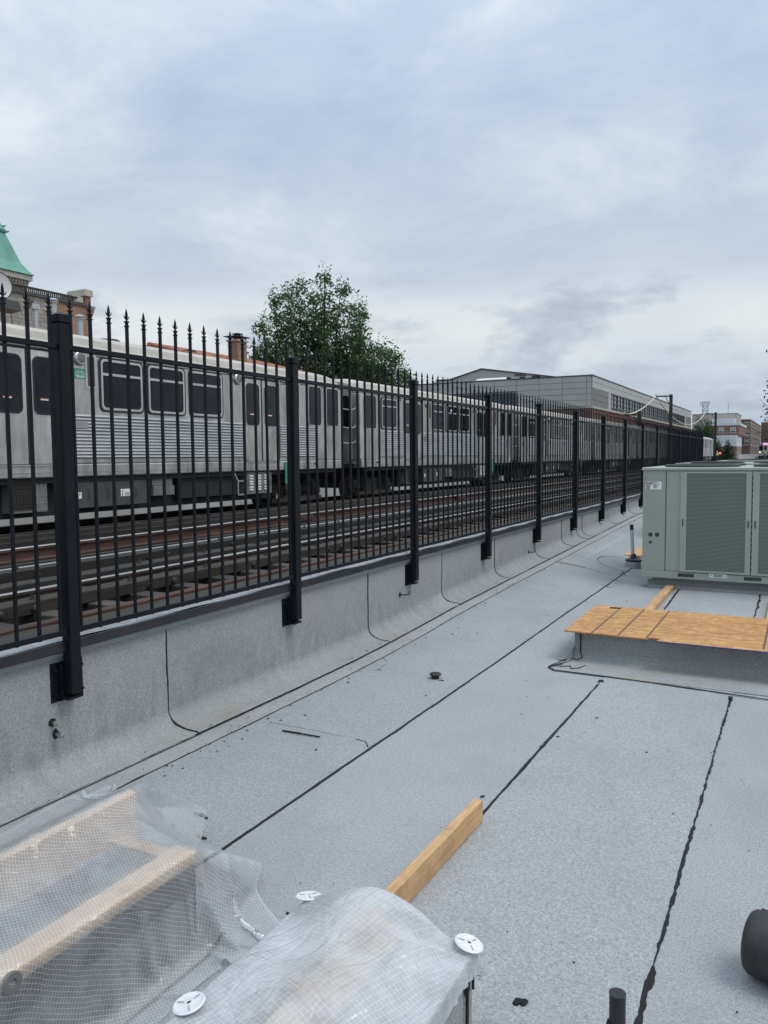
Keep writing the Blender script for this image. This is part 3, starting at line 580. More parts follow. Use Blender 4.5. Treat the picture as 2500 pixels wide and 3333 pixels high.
# body shell: sill, wall lengths between the doors, header, dark inner core
mb = MB(); mb.box(XS+.012, XI-.012, CY+.10, CY+CL-.10, 1.31, 1.53); mb.box(XS, XI, CY+.05, CY+CL-.05, 3.385, 3.46)
prevy = .0
for a, b in (D1, D2, (CL, CL)):
    mb.box(XS, XI, CY+prevy+(.0 if prevy else .05), CY+a-(.05 if a == CL else 0), 1.531, 3.384); prevy = b
mb.build('body', 'stainless', car, .02, seg=2)
box1('door_pocket', 'car_dark', (XS-.09, XI+.09, CY+.3, CY+CL-.3, 1.40, 3.40), car)
box1('sill_strip', 'stainless_bright', (XS+.012, XS+.022, CY+.12, CY+CL-.12, 1.395, 1.405), car)
# roof with fluted shoulder
rp = [(XS+.03, 3.462), (XS+.035, 3.50), (XS-.01, 3.55)]
for k in range(5): x0 = XS-.02-.032*k; z0 = 3.565+.026*k; rp += [(x0, z0), (x0-.006, z0+.020), (x0-.024, z0+.022)]
rp += [(XS-.25, 3.73), (XS-.55, 3.82), (-12.37, 3.87)]
rp = rp + [(2*-12.37-x, z) for x, z in rp[::-1][1:]]
mb = MB(); n = len(rp); rows = []
for y, s_, dz in ((.02, .93, -.10), (.10, .97, -.03), (.35, 1, 0), (CL-.35, 1, 0), (CL-.10, .97, -.03), (CL-.02, .93, -.10)):
    rows.append(len(mb.v)); mb.v += [(-12.37+(x+12.37)*s_, CY+y, max(3.462, z+dz)) for x, z in rp]
for a, b in zip(rows[:-1], rows[1:]): mb.f += [(a+i, a+(i+1) % n, b+(i+1) % n, b+i) for i in range(n)]
mb.f += [tuple(range(n)), tuple(range(rows[-1], rows[-1]+n))]
mb.build('roof', 'car_roof', car)
box1('gutter', 'alum_frame', (XS+.004, XS+.04, CY+.12, CY+CL-.12, 3.442, 3.458), car)
# fluted lower panels
def flutes(y0, y1):
    mb = MB(); nr = 13; z0, z1 = 1.615, 2.375; V = []; m = 0
    for i in range(nr):
        h = (z1-z0)/nr; zb = z0+i*h
        for t, d in ((0, .0), (.16, .003), (.30, .020), (.5, .027), (.70, .020), (.84, .003)): V.append((d, zb+t*h)); m += 1
    V.append((0, z1)); m += 1
    for y in (y0, y1): mb.v += [(XS+.002+d, CY+y, z) for d, z in V]
    mb.f += [(i, i+1, m+i+1, m+i) for i in range(m-1)]; mb.v += [(XS-.01, CY+y, z) for y in (y0, y1) for z in (z0, z1)]
    mb.f += [tuple(range(m))+(2*m+1, 2*m), tuple(range(m, 2*m))[::-1]+(2*m+2, 2*m+3)]
    return mb.build('fluted_panel', 'stainless_bright', car)
flutes(1.12, 2.74); flutes(4.13, 8.93); flutes(10.32, 11.9)
MB().box(XS+.002, XS+.03, CY+4.28, CY+4.58, 2.13, 2.26).build('access_hatch', 'stainless', car, .004)
def window(y0, y1, z0, z1, r=.11, transom=None, name='window'):
    w = MB().ring(rrect(y0+.035, y1-.035, z0+.035, z1-.035, r*.75), rrect(y0+.075, y1-.075, z0+.075, z1-.075, r*.6), side3, 0, .024).build(name, 'alum_frame', car)
    MB().ring(rrect(y0, y1, z0, z1, r), rrect(y0+.036, y1-.036, z0+.036, z1-.036, r*.75), side3, 0, .018).build('seal', 'rubber', w)
    MB().ext(rrect(y0+.07, y1-.07, z0+.07, z1-.07, r*.6), lambda p: side3(p, -.004), lambda p: side3(p, .006)).build('pane', 'glass_dark', w)
    if transom: MB().box(XS+.004, XS+.028, CY+y0+.075, CY+y1-.075, transom-.022, transom+.022).build('transom', 'alum_frame', w)
    return w
def darkwin(y0, y1, z0, z1, r=.10):
    w = MB().ring(rrect(y0, y1, z0, z1, r), rrect(y0+.022, y1-.022, z0+.022, z1-.022, r*.8), side3, 0, .014).build('window', 'alum_frame', car)
    MB().ring(rrect(y0+.022, y1-.022, z0+.022, z1-.022, r*.8), rrect(y0+.055, y1-.055, z0+.055, z1-.055, r*.6), side3, 0, .010).build('seal', 'rubber', w)
    MB().ext(rrect(y0+.05, y1-.05, z0+.05, z1-.05, r*.6), lambda p: side3(p, -.004), lambda p: side3(p, .005)).build('pane', 'glass_dark', w)
darkwin(.24, .98, 2.40, 3.37); window(1.27, 2.31, 2.41, 3.36, transom=3.09)
for a in (4.88, 6.02, 7.18): window(a, a+1.05, 2.44, 3.40, transom=3.10)
darkwin(11.52, 12.13, 2.40, 3.40); darkwin(12.36, 12.97, 2.40, 3.40)
def door(y0, y1):
    for s_, (a, b) in enumerate(((y0+.015, (y0+y1)/2-.016), ((y0+y1)/2+.016, y1-.015))):
        d = MB().box(XS-.045, XS-.012, CY+a, CY+b, 1.535, 3.375).build('door', 'stainless', car, .012)
        g0, g1 = (a+.06, b-.11) if s_ == 0 else (a+.11, b-.06)
        to3 = lambda p, q: (XS-.012+q, CY+p[0], p[1])
        MB().ring(rrect(g0-.03, g1+.03, 2.33, 3.27, .11), rrect(g0, g1, 2.36, 3.24, .09), to3, 0, .010).build('seal', 'rubber', d)
        MB().ring(rrect(g0-.048, g1+.048, 2.312, 3.288, .125), rrect(g0-.03, g1+.03, 2.33, 3.27, .11), to3, 0, .007).build('trim', 'alum_frame', d)
        MB().ext(rrect(g0-.002, g1+.002, 2.358, 3.242, .09), lambda p: to3(p, -.003), lambda p: to3(p, .004)).build('pane', 'glass_dark', d)
        k = (g0+g1)/2-.03; MB().box(XS-.008, XS-.004, CY+k-.075, CY+k+.075, 2.570, 2.590).build('warning_sticker', 'label_white', d); MB().box(XS-.008, XS-.0036, CY+k-.075, CY+k+.075, 2.590, 2.605).build('warning_sticker_band', 'sticker_red', d)
    box1('door_edge_seal', 'rubber', (XS-.05, XS-.006, CY+(y0+y1)/2-.017, CY+(y0+y1)/2+.017, 1.535, 3.375), car)
    to3 = lambda p, q: side3(p, q)
    MB().ring(rrect(y0-.035, y1+.035, 1.52, 3.41, .10), rrect(y0, y1, 1.531, 3.384, .08), to3, 0, .012).build('door_frame', 'rubber', car)
    box1('door_step', 'stainless_bright', (XS-.01, XS+.035, CY+y0-.02, CY+y1+.02, 1.505, 1.528), car)
door(*D1); door(*D2)
# fittings on the wall
for y in (4.47, 8.74):
    s_ = MB().lathe([(.125, 0), (.125, .035), (.105, .055), (.092, .055)], (XS, CY+y, 3.325), (1, 0, 0), 20).build('speaker', 'alum_frame', car)
    MB().lathe([(.092, 0), (.088, .004), (.06, .012), (.0, .016)], (XS+.052, CY+y, 3.325), (1, 0, 0), 16).build('grille', 'car_box_light', s_)
for y0, y1, z0 in ((4.58, 4.83, 2.82), (10.85, 11.16, 2.80)):
    v = MB().ring([(y0, z0), (y1, z0), (y1, 3.41), (y0, 3.41)], [(y0+.045, z0+.045), (y1-.045, z0+.045), (y1-.045, 3.365), (y0+.045, 3.365)], side3, 0, .012).build('vent_panel', 'alum_frame', car)
    MB().box(XS, XS+.005, CY+y0+.044, CY+y1-.044, z0+.044, 3.366).build('vent_mesh', 'brown_mesh', v)
    m2 = MB()
    for i in range(12): zz = z0+.06+i*(3.30-z0-.02)/12; m2.box(XS+.005, XS+.009, CY+y0+.046, CY+y1-.046, zz, zz+.008)
    m2.build('vent_bars', 'brown_mesh', v)
    m3 = MB()
    for yy in (y0+.022, y1-.022):
        for zz in (z0+.022, z0+.2, (z0+3.41)/2, 3.21, 3.388): m3.lathe([(.010, 0), (.008, .005), (0, .006)], (XS+.011, CY+yy, zz), (1, 0, 0), 8)
    m3.build('rivets', 'bolt_zinc', v)
l_ = MB().ext(rrect(10.58, 10.70, 3.02, 3.32, .05), lambda p: side3(p, 0), lambda p: side3(p, .02)).build('marker_lights', 'alum_frame', car)
for zz in (3.08, 3.17, 3.26): MB().lathe([(.032, 0), (.03, .012), (.015, .022), (0, .025)], (XS+.018, CY+10.64, zz), (1, 0, 0), 12).build('lens', 'sticker_red', l_)
# underfloor equipment
MB().box(XS-.30, XI+.30, CY+2.9, CY+CL-2.9, .66, 1.31).build('underframe', 'car_dark', car)
mb = MB(); mb.box(XS-.05, XI+.05, CY+.3, CY+CL-.3, 1.22, 1.309); mb.box(XS-.9, XI+.9, CY+.25, CY+CL-.25, .72, 1.22); mb.build('floor_beam', 'car_dark', car)
b1 = MB().box(XS-.06, XS-.5, CY+4.30, CY+6.05, .76, 1.22).build('equipment_box', 'car_box', car, .01)
for y in (4.62, 5.06, 5.72): MB().tube([(XS-.06, CY+y, .92), (XS-.03, CY+y, .93), (XS-.025, CY+y, 1.0), (XS-.03, CY+y, 1.07), (XS-.06, CY+y, 1.08)], .008, 6).build('handle', 'car_box', b1)
box1('cover_line', 'car_dark', (XS-.062, XS-.052, CY+4.75, CY+4.78, .77, 1.21), b1)
for (a, b, c, d) in ((4.38, 4.47, .93, 1.04), (5.36, 5.58, .93, 1.06)):
    st = MB().box(XS-.06, XS-.056, CY+a, CY+b, c, d).build('caution_label', 'label_white', b1); e = MB(); k = a+.045
    e.ext([(k-.032, d-.055), (k+.032, d-.055), (k, d-.006)], lambda p: (XS-.057, CY+p[0], p[1]), lambda p: (XS-.0545, CY+p[0], p[1])); e.build('warning_triangle', 'sticker_yellow', st)
    e = MB(); e.box(XS-.0545, XS-.0535, CY+k-.004, CY+k+.004, d-.045, d-.022); e.box(XS-.0545, XS-.0535, CY+k-.004, CY+k+.004, d-.052, d-.048)
    if b-a > .15:
        for i in range(5): e.box(XS-.057, XS-.0552, CY+k+.045, CY+b-.012, c+.012+i*.012, c+.017+i*.012)
        e.box(XS-.057, XS-.0552, CY+a+.02, CY+a+.05, c+.012, c+.05)
    e.build('print', 'ink', st)
gb = MB().box(XS-.07, XS-.5, CY+3.10, CY+3.78, .75, 1.24).build('resistor_box', 'car_box_light', car, .008)
e = MB(); 
for i in range(7): e.box(XS-.068, XS-.060, CY+3.13+i*.063, CY+3.145+i*.063, .80, 1.20)
for i in range(9): e.box(XS-.069, XS-.059, CY+3.13, CY+3.52, .80+i*.05, .815+i*.05)
e.build('grate', 'timber_brown', gb); box1('grate_void', 'car_dark', (XS-.075, XS-.067, CY+3.13, CY+3.52, .80, 1.20), gb)
e = MB()
for yy in (3.57, 3.66, 3.75):
    for zz in (.79, .9, 1.02, 1.2): e.lathe([(.014, 0), (.01, .008), (0, .01)], (XS-.069, CY+yy, zz), (1, 0, 0), 8)
e.build('rivets', 'bolt_zinc', gb)
b2 = MB().box(XS-.05, XS-.4, CY+6.18, CY+6.76, .89, 1.08).build('equipment_box', 'car_box_light', car, .012); box1('box_back', 'car_box_light', (XS-.075, XS-.4, CY+6.17, CY+6.72, 1.09, 1.29), b2)
MB().box(XS-.12, XS-.5, CY+6.95, CY+8.85, .80, 1.28).build('equipment_box', 'car_dark', car, .01)
lv = MB().box(XS-.03, XS-.4, CY+9.02, CY+9.98, .79, 1.285).build('louvre_cabinet', 'car_box_light', car, .01); e = MB()
for c in (9.13, 9.42, 9.68):
    for i, zz in enumerate((.90, .955, 1.01, 1.065, 1.12, 1.175)):
        zz += .014*(i//2); e.ext(rrect(c, c+.14, zz-.017, zz+.017, .016, 3), lambda p: (XS-.031, CY+p[0], p[1]), lambda p: (XS-.012, CY+p[0]*.9+.1*(c+.07), p[1]-.008))
e.build('louvres', 'white_paint', lv)
for y in (9.07, 9.90): MB().tube([(XS-.03, CY+y, .99), (XS+.002, CY+y, 1.0), (XS+.006, CY+y, 1.05), (XS+.002, CY+y, 1.1), (XS-.03, CY+y, 1.11)], .009, 6).build('handle', 'car_box_light', lv)
fr = MB(); fr.bar((XS-.03, CY+8.60, 1.27), (XS-.03, CY+8.72, 1.10), .03, .03); fr.bar((XS-.03, CY+8.72, 1.10), (XS-.03, CY+9.0, 1.10), .03, .03); fr.bar((XS-.03, CY+8.72, 1.10), (XS-.03, CY+8.72, .80), .03, .03); fr.bar((XS-.03, CY+8.72, .80), (XS-.03, CY+9.0, .80), .03, .03); fr.build('step_frame', 'alum_frame', car)
gp = MB().ext(rrect(10.44, 10.74, .98, 1.50, .04), lambda p: side3(p, .02), lambda p: side3(p, .035)).build('shoe_beam_cover', 'sticker_green', car); MB().ext(rrect(10.44, 10.74, .83, .977, .035), lambda p: side3(p, .02), lambda p: side3(p, .035)).build('shoe_beam_foot', 'timber_brown', gp)
for (a, b), m_ in (((11.72, 11.86), 'sticker_blue'), ((12.66, 12.76), 'label_white'), ((.95, 1.12), 'ink')): MB().box(XS+.012, XS+.016, CY+a, CY+b, 1.42, 1.475).build('small_plate', m_, car)
def truck(yc):
    t = MB(); t.box(XS-.55, XS-.68, CY+yc-1.25, CY+yc+1.25, .72, .90); t.box(XS-.50, XS-.72, CY+yc-.35, CY+yc+.35, .55, .98); 
    for s_ in (-1, 1):
        t.box(XS-.45, XS-.72, CY+yc+s_*.98-.16, CY+yc+s_*.98+.16, .60, .96); t.lathe([(.11, 0), (.11, .12), (.07, .16), (0, .17)], (XS-.52, CY+yc+s_*.98, .74), (1, 0, 0), 14)
        for q in range(5): t.lathe([(.075, 0), (.09, .015), (.075, .03)], (XS-.6, CY+yc+s_*.52, .74+q*.045), (0, 0, 1), 12)
        t.tube([(XS-.45, CY+yc+s_*.6, 1.2), (XS-.42, CY+yc+s_*.7, .95), (XS-.44, CY+yc+s_*.62, .66), (XS-.46, CY+yc+s_*.3, .60)], .022, 6)
    t.bar((XS-.42, CY+yc-1.1, .56), (XS-.42, CY+yc+1.1, .56), .10, .10); t.box(XS-.30, XS-.44, CY+yc-.22, CY+yc+.22, .50, .62)
    t = t.build('truck', 'truck_iron', car)
    for s_ in (-1, 1): MB().lathe([(.10, .03), (.30, .02), (.345, .0), (.355, -.10), (.385, -.115), (.385, -.14), (.1, -.14)], (-11.62, CY+yc+s_*.98, RT+.36), (1, 0, 0), 28).build('wheel', 'truck_iron', t)
truck(1.55); truck(11.55)
# ends: rounded corner posts, end window and door, coupler, gate bars
for s_, ye in ((-1, 0.), (1, CL)):
    yf = CY+ye
    MB().box(XS-.30, XI+.30, min(yf, yf-s_*.06), max(yf, yf-s_*.06), 1.33, 3.42).build('end_wall', 'stainless', car)
    for x0, x1 in ((XS-.33, XS-.93), (XI+.33, XI+.93)): MB().ext(rrect(min(x0, x1), max(x0, x1), 2.42, 3.32, .10), lambda p: (p[0], yf, p[1]), lambda p: (p[0], yf+s_*.008, p[1])).build('end_window', 'glass_dark', car)
    MB().box(-12.02, -12.72, yf, yf+s_*.01, 1.40, 3.36).build('end_door', 'car_dark', car)
    MB().cyl((-12.37, yf-s_*.3, .95), (-12.37, yf+s_*.44, .95), .09, n=10).build('coupler', 'truck_iron', car); MB().box(-12.0, -12.75, yf, yf+s_*.40, 1.20, 1.30).build('end_step', 'car_dark', car)
    box1('end_anticlimber', 'car_dark', (XS-.12, XI+.12, min(yf, yf+s_*.10), max(yf, yf+s_*.10), 1.30, 1.42), car)
    if s_ < 0:
        for zz in (2.94, 2.44, 2.02): MB().tube([(XS-.14, yf+.02, zz+.03), (XS-.12, yf-.12, zz-.02), (XS-.12, yf-.45, zz-.04), (XS-.12, yf-.75, zz-.02), (XS-.14, yf-.86, zz+.04)], .018, 8).build('gate_bar', 'alum_frame', car)
car_parts = list(bpy.data.objects)
where = ['nearest silver train car with a green bicycle sticker, left of the big fence post', 'second silver train car, right of the first coupling gap', 'third silver train car behind the fence, lit sign in a window', 'fourth silver train car from the left, behind the fence', 'fifth silver train car from the left, far behind the fence', 'sixth silver train car from the left, seen through dense pickets', 'seventh silver train car, next to last on the right', 'last silver train car at the far right end of the train']
cars = [car]
for i in range(1, 8): cars.append(copy_tree(car, None, (0, i*CP, 0)))
for c, w in zip(cars, where): c['label'] = w
bk = MB().box(XS+.001, XS+.005, CY+4.47-.14, CY+4.47+.14, 2.98, 3.15).build('bicycle_sticker', 'sticker_green', car)
e = MB(); yb, zb = CY+4.47, 3.075
for d in (-.055, .055): e.ring([(yb+d+.035*math.cos(t*math.pi/8), zb+.035*math.sin(t*math.pi/8)) for t in range(16)], [(yb+d+.027*math.cos(t*math.pi/8), zb+.027*math.sin(t*math.pi/8)) for t in range(16)], lambda p, q: (XS+.005+q, p[0], p[1]), 0, .002)
for a, b in (((-.055, 0), (-.02, .045)), ((-.02, .045), (.035, .045)), ((-.02, .045), (.0, 0)), ((0, 0), (.035, .045)), ((-.055, 0), (0, 0)), ((.055, 0), (.03, .062)), ((.015, .065), (.04, .06)), ((-.035, .055), (-.01, .055))): e.bar((XS+.006, yb+a[0], zb+a[1]), (XS+.006, yb+b[0], zb+b[1]), .002, .008, (1, 0, 0))
for i in range(2): e.box(XS+.005, XS+.0065, yb-.10+.02*i, yb+.10-.02*i, 3.02-i*.02, 3.03-i*.02)
e.build('bicycle_print', 'label_white', bk)
text('car_number', '5554', 'ink', car, (XS+.003, CY+10.34, 3.32), .125, (math.pi/2, 0, math.pi/2)); text('car_number', '5553', 'ink', cars[1], (XS+.003, CY+CP+2.36, 3.30), .125, (math.pi/2, 0, math.pi/2))
for c, n_ in ((1, 5.95), (2, 5.95)):
    s_ = MB().box(XS+.007, XS+.012, CY+c*CP+n_+.12+.25, CY+c*CP+n_+.85, 3.14, 3.30).build('destination_sign', 'glass_dark', cars[c]); text('sign_text', '54th' if c == 1 else 'Cic', 'sign_led', s_, (XS+.0135, CY+c*CP+n_+.48, 3.16), .12, (math.pi/2, 0, math.pi/2))
for c, y in ((1, 12.5), (2, .52)):
    s_ = MB().lathe([(.16, 0), (.16, .002), (0, .003)], (XS+.002, CY+c*CP+y, 2.13), (1, 0, 0), 20).build('round_emblem', 'sticker_blue', cars[c])
    MB().lathe([(.085, 0), (.085, .002), (0, .002)], (XS+.005, CY+c*CP+y, 2.13), (1, 0, 0), 16).build('emblem_center', 'label_white', s_)
# pale wall beyond the tracks, seen as bright slits below the cars
pwl = box1('retaining_wall', 'concrete_pale', (-16.5, -16.2, -6, 72, -5.5, .85)); tag(pwl, 'low pale concrete wall beyond the train, visible under the cars', 'wall')
# ================================================================== THINGS ON THE ROOF
def hvac(y0, x0, label, detail=True, depth=2.2):
    """packaged condensing unit on a flashed curb: base rail, cabinet, hail guards, top with fan rings"""
    XW = 2.15; x1 = x0+XW; y1 = y0+depth
    u = thing('air_conditioner', ((x0+x1)/2, y0+depth/2, 0), label, 'air conditioner', 'green-grey rooftop condenser units')
    f3 = lambda p, d: (x0+p[0], y0-d, p[1])
    MB().box(x0-.005, x1+.005, y0-.006, y1, .13, .212).build('base_rail', 'hvac_trim', u, .004)
    for a in (.41, 1.125): box1('fork_slot', 'hvac_dark', (x0+a, x0+a+.18, y0-.008, y0+.02, .158, .198), u)
    MB().box(x0, x1, y0, y1, .213, 1.408).build('cabinet', 'hvac_paint', u, .006)
    tp = MB().box(x0-.014, x1+.014, y0-.016, y1+.014, 1.409, 1.446).build('top_panel', 'hvac_trim', u, .008)
    for a in (.60, 1.60):
        for b in (.55, 1.60) if depth > 1.7 else (.55,):
            c = (x0+a, y0+b, 1.446); r = MB().lathe([(.43, 0), (.43, .022), (.415, .03), (.385, .03), (.38, .0)], c, (0, 0, 1), 36).build('fan_ring', 'hvac_dark', tp, 0, True)
            m = MB()
            for q in (.08, .15, .22, .29, .36): m.tube([(c[0]+q*math.cos(t*math.pi/12), c[1]+q*math.sin(t*math.pi/12), c[2]+.026) for t in range(25)], .004, 5)
            for q in range(6): m.bar((c[0]-.38*math.cos(q*math.pi/6), c[1]-.38*math.sin(q*math.pi/6), c[2]+.022), (c[0]+.38*math.cos(q*math.pi/6), c[1]+.38*math.sin(q*math.pi/6), c[2]+.022), .006, .006)
            m.build('fan_guard', 'hvac_dark', r); MB().lathe([(.38, 0), (.38, .004), (0, .004)], c, (0, 0, 1), 30).build('fan_opening', 'hvac_dark', r)
    MB().box(x0+.26, x0+.268, y0-.003, y0+.01, .22, 1.40).build('panel_gap', 'hvac_dark', u)
    MB().box(x0+.272, x0+.43, y0-.004, y0+.01, .225, 1.395).build('corner_panel', 'hvac_paint', u, .002)
    for g0, g1 in ((.43, 1.185), (1.20, 1.955)):
        fr = MB().ring([(g0, .222), (g1, .222), (g1, 1.395), (g0, 1.395)], [(g0+.068, .245), (g1-.055, .245), (g1-.055, 1.378), (g0+.068, 1.378)], f3, 0, .024).build('guard_frame', 'hvac_trim', u)
        MB().box(x0+g0+.066, x0+g1-.053, y0-.016, y0+.004, .243, 1.38).build('hail_guard', 'hail_guard', fr)
        for z in (.80,): 
            for a in (g0+.022, g1-.035): MB().ext(rrect(a, a+.014, z-.045, z+.045, .007, 3), lambda p: f3(p, .022), lambda p: f3(p, .0255)).build('hand_slot', 'hvac_dark', fr)
        m = MB()
        for z in (.30, .55, .70, .93, 1.05, 1.18, 1.34):
            for a in (g0+.012, g1-.01): m.lathe([(.007, 0), (.006, .004), (0, .005)], (x0+a, y0-.024, z), (0, -1, 0), 8)
        m.build('screws', 'bolt_zinc', fr)
        m = MB()
        for i in range(16): m.box(x0+g1+.004, x0+g1+.011, y0-.006, y0-.002, .26+i*.07, .30+i*.07)
        m.build('louvre_slots', 'hvac_dark', fr)
    m = MB()
    for a in (.03, .2, .42, .80, 1.3, 1.7, 2.1): m.lathe([(.008, 0), (.006, .004), (0, .005)], (x0+a, y0-.016, 1.424), (0, -1, 0), 8)
    for a in (.06, .22): 
        for z in (.27, .83, 1.375): m.lathe([(.006, 0), (.005, .003), (0, .004)], (x0+a, y0, z), (0, -1, 0), 8)
    for a in (.05, .2, .7, 1.4, 1.9): m.lathe([(.007, 0), (.006, .004), (0, .005)], (x0+a, y0-.006, .18), (0, -1, 0), 8)
    m.build('screws', 'bolt_zinc', u)
    if detail:
        lb = MB().box(x0+.028, x0+.212, y0-.004, y0, 1.186, 1.279).build('rating_label', 'label_white', u); m = MB(); R = random.Random(2)
        for i, z in enumerate((1.268, 1.256, 1.246)): m.box(x0+.036, x0+(.16 if i == 0 else .11), y0-.0055, y0-.004, z, z+.006)
        for i in range(7):
            m.box(x0+.036, x0+.036+R.uniform(.03, .06), y0-.0055, y0-.004, 1.237-i*.0055, 1.2395-i*.0055); m.box(x0+.12, x0+.12+R.uniform(.02, .075), y0-.0055, y0-.004, 1.251-i*.008, 1.2545-i*.008)
        for i in range(8): m.box(x0+.038+i*.005, x0+.0405+i*.005+.001*(i % 3), y0-.0055, y0-.004, 1.190, 1.2)
        m.build('label_print', 'ink', lb)
        for x, z, r in ((-1.602, .644, .026), (-1.526, .645, .026), (-1.601, .553, .018)):
            MB().lathe([(r, 0), (r, .0015), (r*.9, .002), (0, .002)], (x0+x+1.695, y0, z), (0, -1, 0), 18).build('knockout_hole', 'hvac_dark', u)
        al = MB().box(x0+.756, x0+.944, y0-.010, y0-.006, .172, .213).build('lifting_label', 'label_white', u); m = MB()
        for s_, c in ((-1, .775), (1, .925)): m.ext([(x0+c+s_*.012, .1925), (x0+c-s_*.008, .2), (x0+c-s_*.008, .185)], lambda p: (p[0], y0-.0115, p[1]), lambda p: (p[0], y0-.010, p[1]))
        for i in range(4): m.box(x0+.80, x0+.90, y0-.0115, y0-.010, .18+i*.007, .1835+i*.007)
        m.build('label_print', 'ink', al)
        MB().tube([(x0+.022, y0-.002, 1.37), (x0+.012, y0-.02, 1.35), (x0+.02, y0-.03, 1.33), (x0+.008, y0-.02, 1.30), (x0+.03, y0-.018, 1.275), (x0+.015, y0-.012, 1.25), (x0+.02, y0-.002, 1.23)], .006, 6).build('refrigerant_line', 'hvac_trim', u)
    # flashed curb below
    MB().box(x0+.10, x1-.10, y0+.12, y1-.1, 0, .129).build('curb', 'granule_wall', u)
    MB().extx([(y0+.119, .09), (y0+.10, .05), (y0+.03, .012), (y0+.03, .004), (y0+.119, .004)], x0+.05, x1-.05).build('curb_flashing', 'granule_wall', u)
    return u
un = hvac(9.85, -1.695, 'big green-grey air conditioner nearest the camera with white rating label', True, 2.0)
hvac(14.3, -1.92, 'second green-grey air conditioner, its top just showing behind the nearest one', False, 1.6); hvac(19.6, -1.75, 'third green-grey air conditioner, top farthest behind the others', False, 1.6)
tar([(-2.115, 10.82), (-1.87, 10.09), (-1.83, 9.99), (-1.75, 9.93), (-1.6, 9.90), (-1.27, 9.945), (-.3, 9.955), (.5, 9.96)], .014, seed=30, jag=.5, dz=.006)
tar([(-1.69, 10.02), (-1.66, 9.94), (-1.60, 9.93), (-1.55, 9.98), (-1.58, 10.06)], .010, seed=31, dz=.006)
# --- OSB-covered roof curb in the middle distance
cb = thing('roof_curb', (-.4, 6.65, 0), 'low grey flashed roof curb under the orange chipboard sheet', 'roof curb')
CX0, CX1, CYA, CYB = -1.56, .75, 6.13, 7.15
MB().box(CX0, CX1, CYA, CYB, 0, .222).build('curb_wall', 'granule_wall', cb, .012, seg=2)
MB().extx([(CYA-.001, .075), (CYA-.012, .045), (CYA-.045, .018), (CYA-.09, .009), (CYA-.42, .007), (CYA-.42, .002), (CYA-.001, .002)], CX0-.03, CX1).build('front_flashing', 'granule_wall', cb)
MB().exty([(CX0+.001, .10), (CX0-.02, .06), (CX0-.05, .02), (CX0-.11, .0075), (CX0-.11, .002), (CX0+.001, .002)], CYA-.10, CYB).build('side_flashing', 'granule_wall', cb)
zc_ = lambda x, y: .0075+(.012 if y > CYA-.16 else 0)
tar([(-1.55, 6.02), (-1.66, 5.82), (-1.665, 5.77), (-1.60, 5.71), (-1.2, 5.705), (-.6, 5.66), (0, 5.60), (.7, 5.57)], .014, parent=cb, seed=40, jag=.5, zf=lambda x, y: .006)
tar([(-1.67, 5.79), (-1.59, 5.82), (-1.52, 5.86), (-1.50, 5.79), (-1.45, 5.83), (-1.42, 5.93)], .009, parent=cb, seed=41, zf=lambda x, y: .010)
tar([(-1.66, 5.80), (-1.62, 5.95), (-1.585, 6.10), (-1.57, 6.3)], .009, parent=cb, seed=42, zf=lambda x, y: .012)
mb = MB(); mb.bar((CX0+.05, CYA-.004, .015), (CX0+.052, CYA-.004, .222), .009, .006, (0, 1, 0)); mb.tube([(CX0+.052, CYA-.006, .08), (CX0+.06, CYA-.03, .06), (CX0+.08, CYA-.07, .035), (CX0+.05, CYA-.11, .025), (CX0-.02, CYA-.08, .03), (CX0-.02, CYA+.0, .07)], .004, 6); mb.build('corner_tar', 'tar', cb)
tar([(-1.235, 5.62), (-1.225, 5.56)], .035, seed=43); tar([(-.39, 5.60), (-.385, 5.5)], .028, seed=44, jag=.7)
# chipboard sheet with a notch, the right length a little longer towards the camera
OZ = .2235
def sheet(outline, name, label, zt=.0115):
    o = thing(name, (-.4, 6.6, OZ), label, 'board'); MB().extz(outline, OZ, OZ+zt).build('panel', 'osb', o, .0012); return o
ob = sheet([(-1.625, 6.068), (-.995, 6.052), (-.995, 6.095), (-.905, 6.095), (-.925, 6.005), (.82, 5.985), (.82, 7.20), (-1.645, 7.232)], 'chipboard_sheet', 'orange chipboard sheet with grid lines and a notched front edge')
MB().add([(-.924, 6.0025, OZ+.0), (.82, 5.9825, OZ), (.82, 5.9825, OZ+.0105), (-.924, 6.0025, OZ+.0105), (-.924, 6.0048, OZ+.0), (.82, 5.9848, OZ), (.82, 5.9848, OZ+.0105), (-.924, 6.0048, OZ+.0105)], [(0, 1, 2, 3), (7, 6, 5, 4), (0, 4, 5, 1), (3, 2, 6, 7)]).build('painted_edge', 'sticker_blue', ob)
for x in (-1.411, -1.213, -1.005, -.216): MB().box(x-.007, x+.007, 6.06, 7.215, OZ+.0114, OZ+.0122).build('stamped_line', 'stamp_ink', ob)
for y in (6.32, 6.48, 6.75, 6.92): MB().box(-1.635, .815, y-.002, y+.002, OZ+.0114, OZ+.0120).build('nail_line', 'stamp_brown', ob)
lf = MB().ext([(-1.50, 7.13), (-1.46, 7.145), (-1.41, 7.14), (-1.44, 7.12), (-1.485, 7.115)], lambda p: (p[0], p[1], OZ+.013), lambda p: (p[0], p[1]+.003, OZ+.02)).build('dead_leaf', 'tar'); tag(lf, 'small dark dead leaf lying on the orange chipboard', 'leaf')
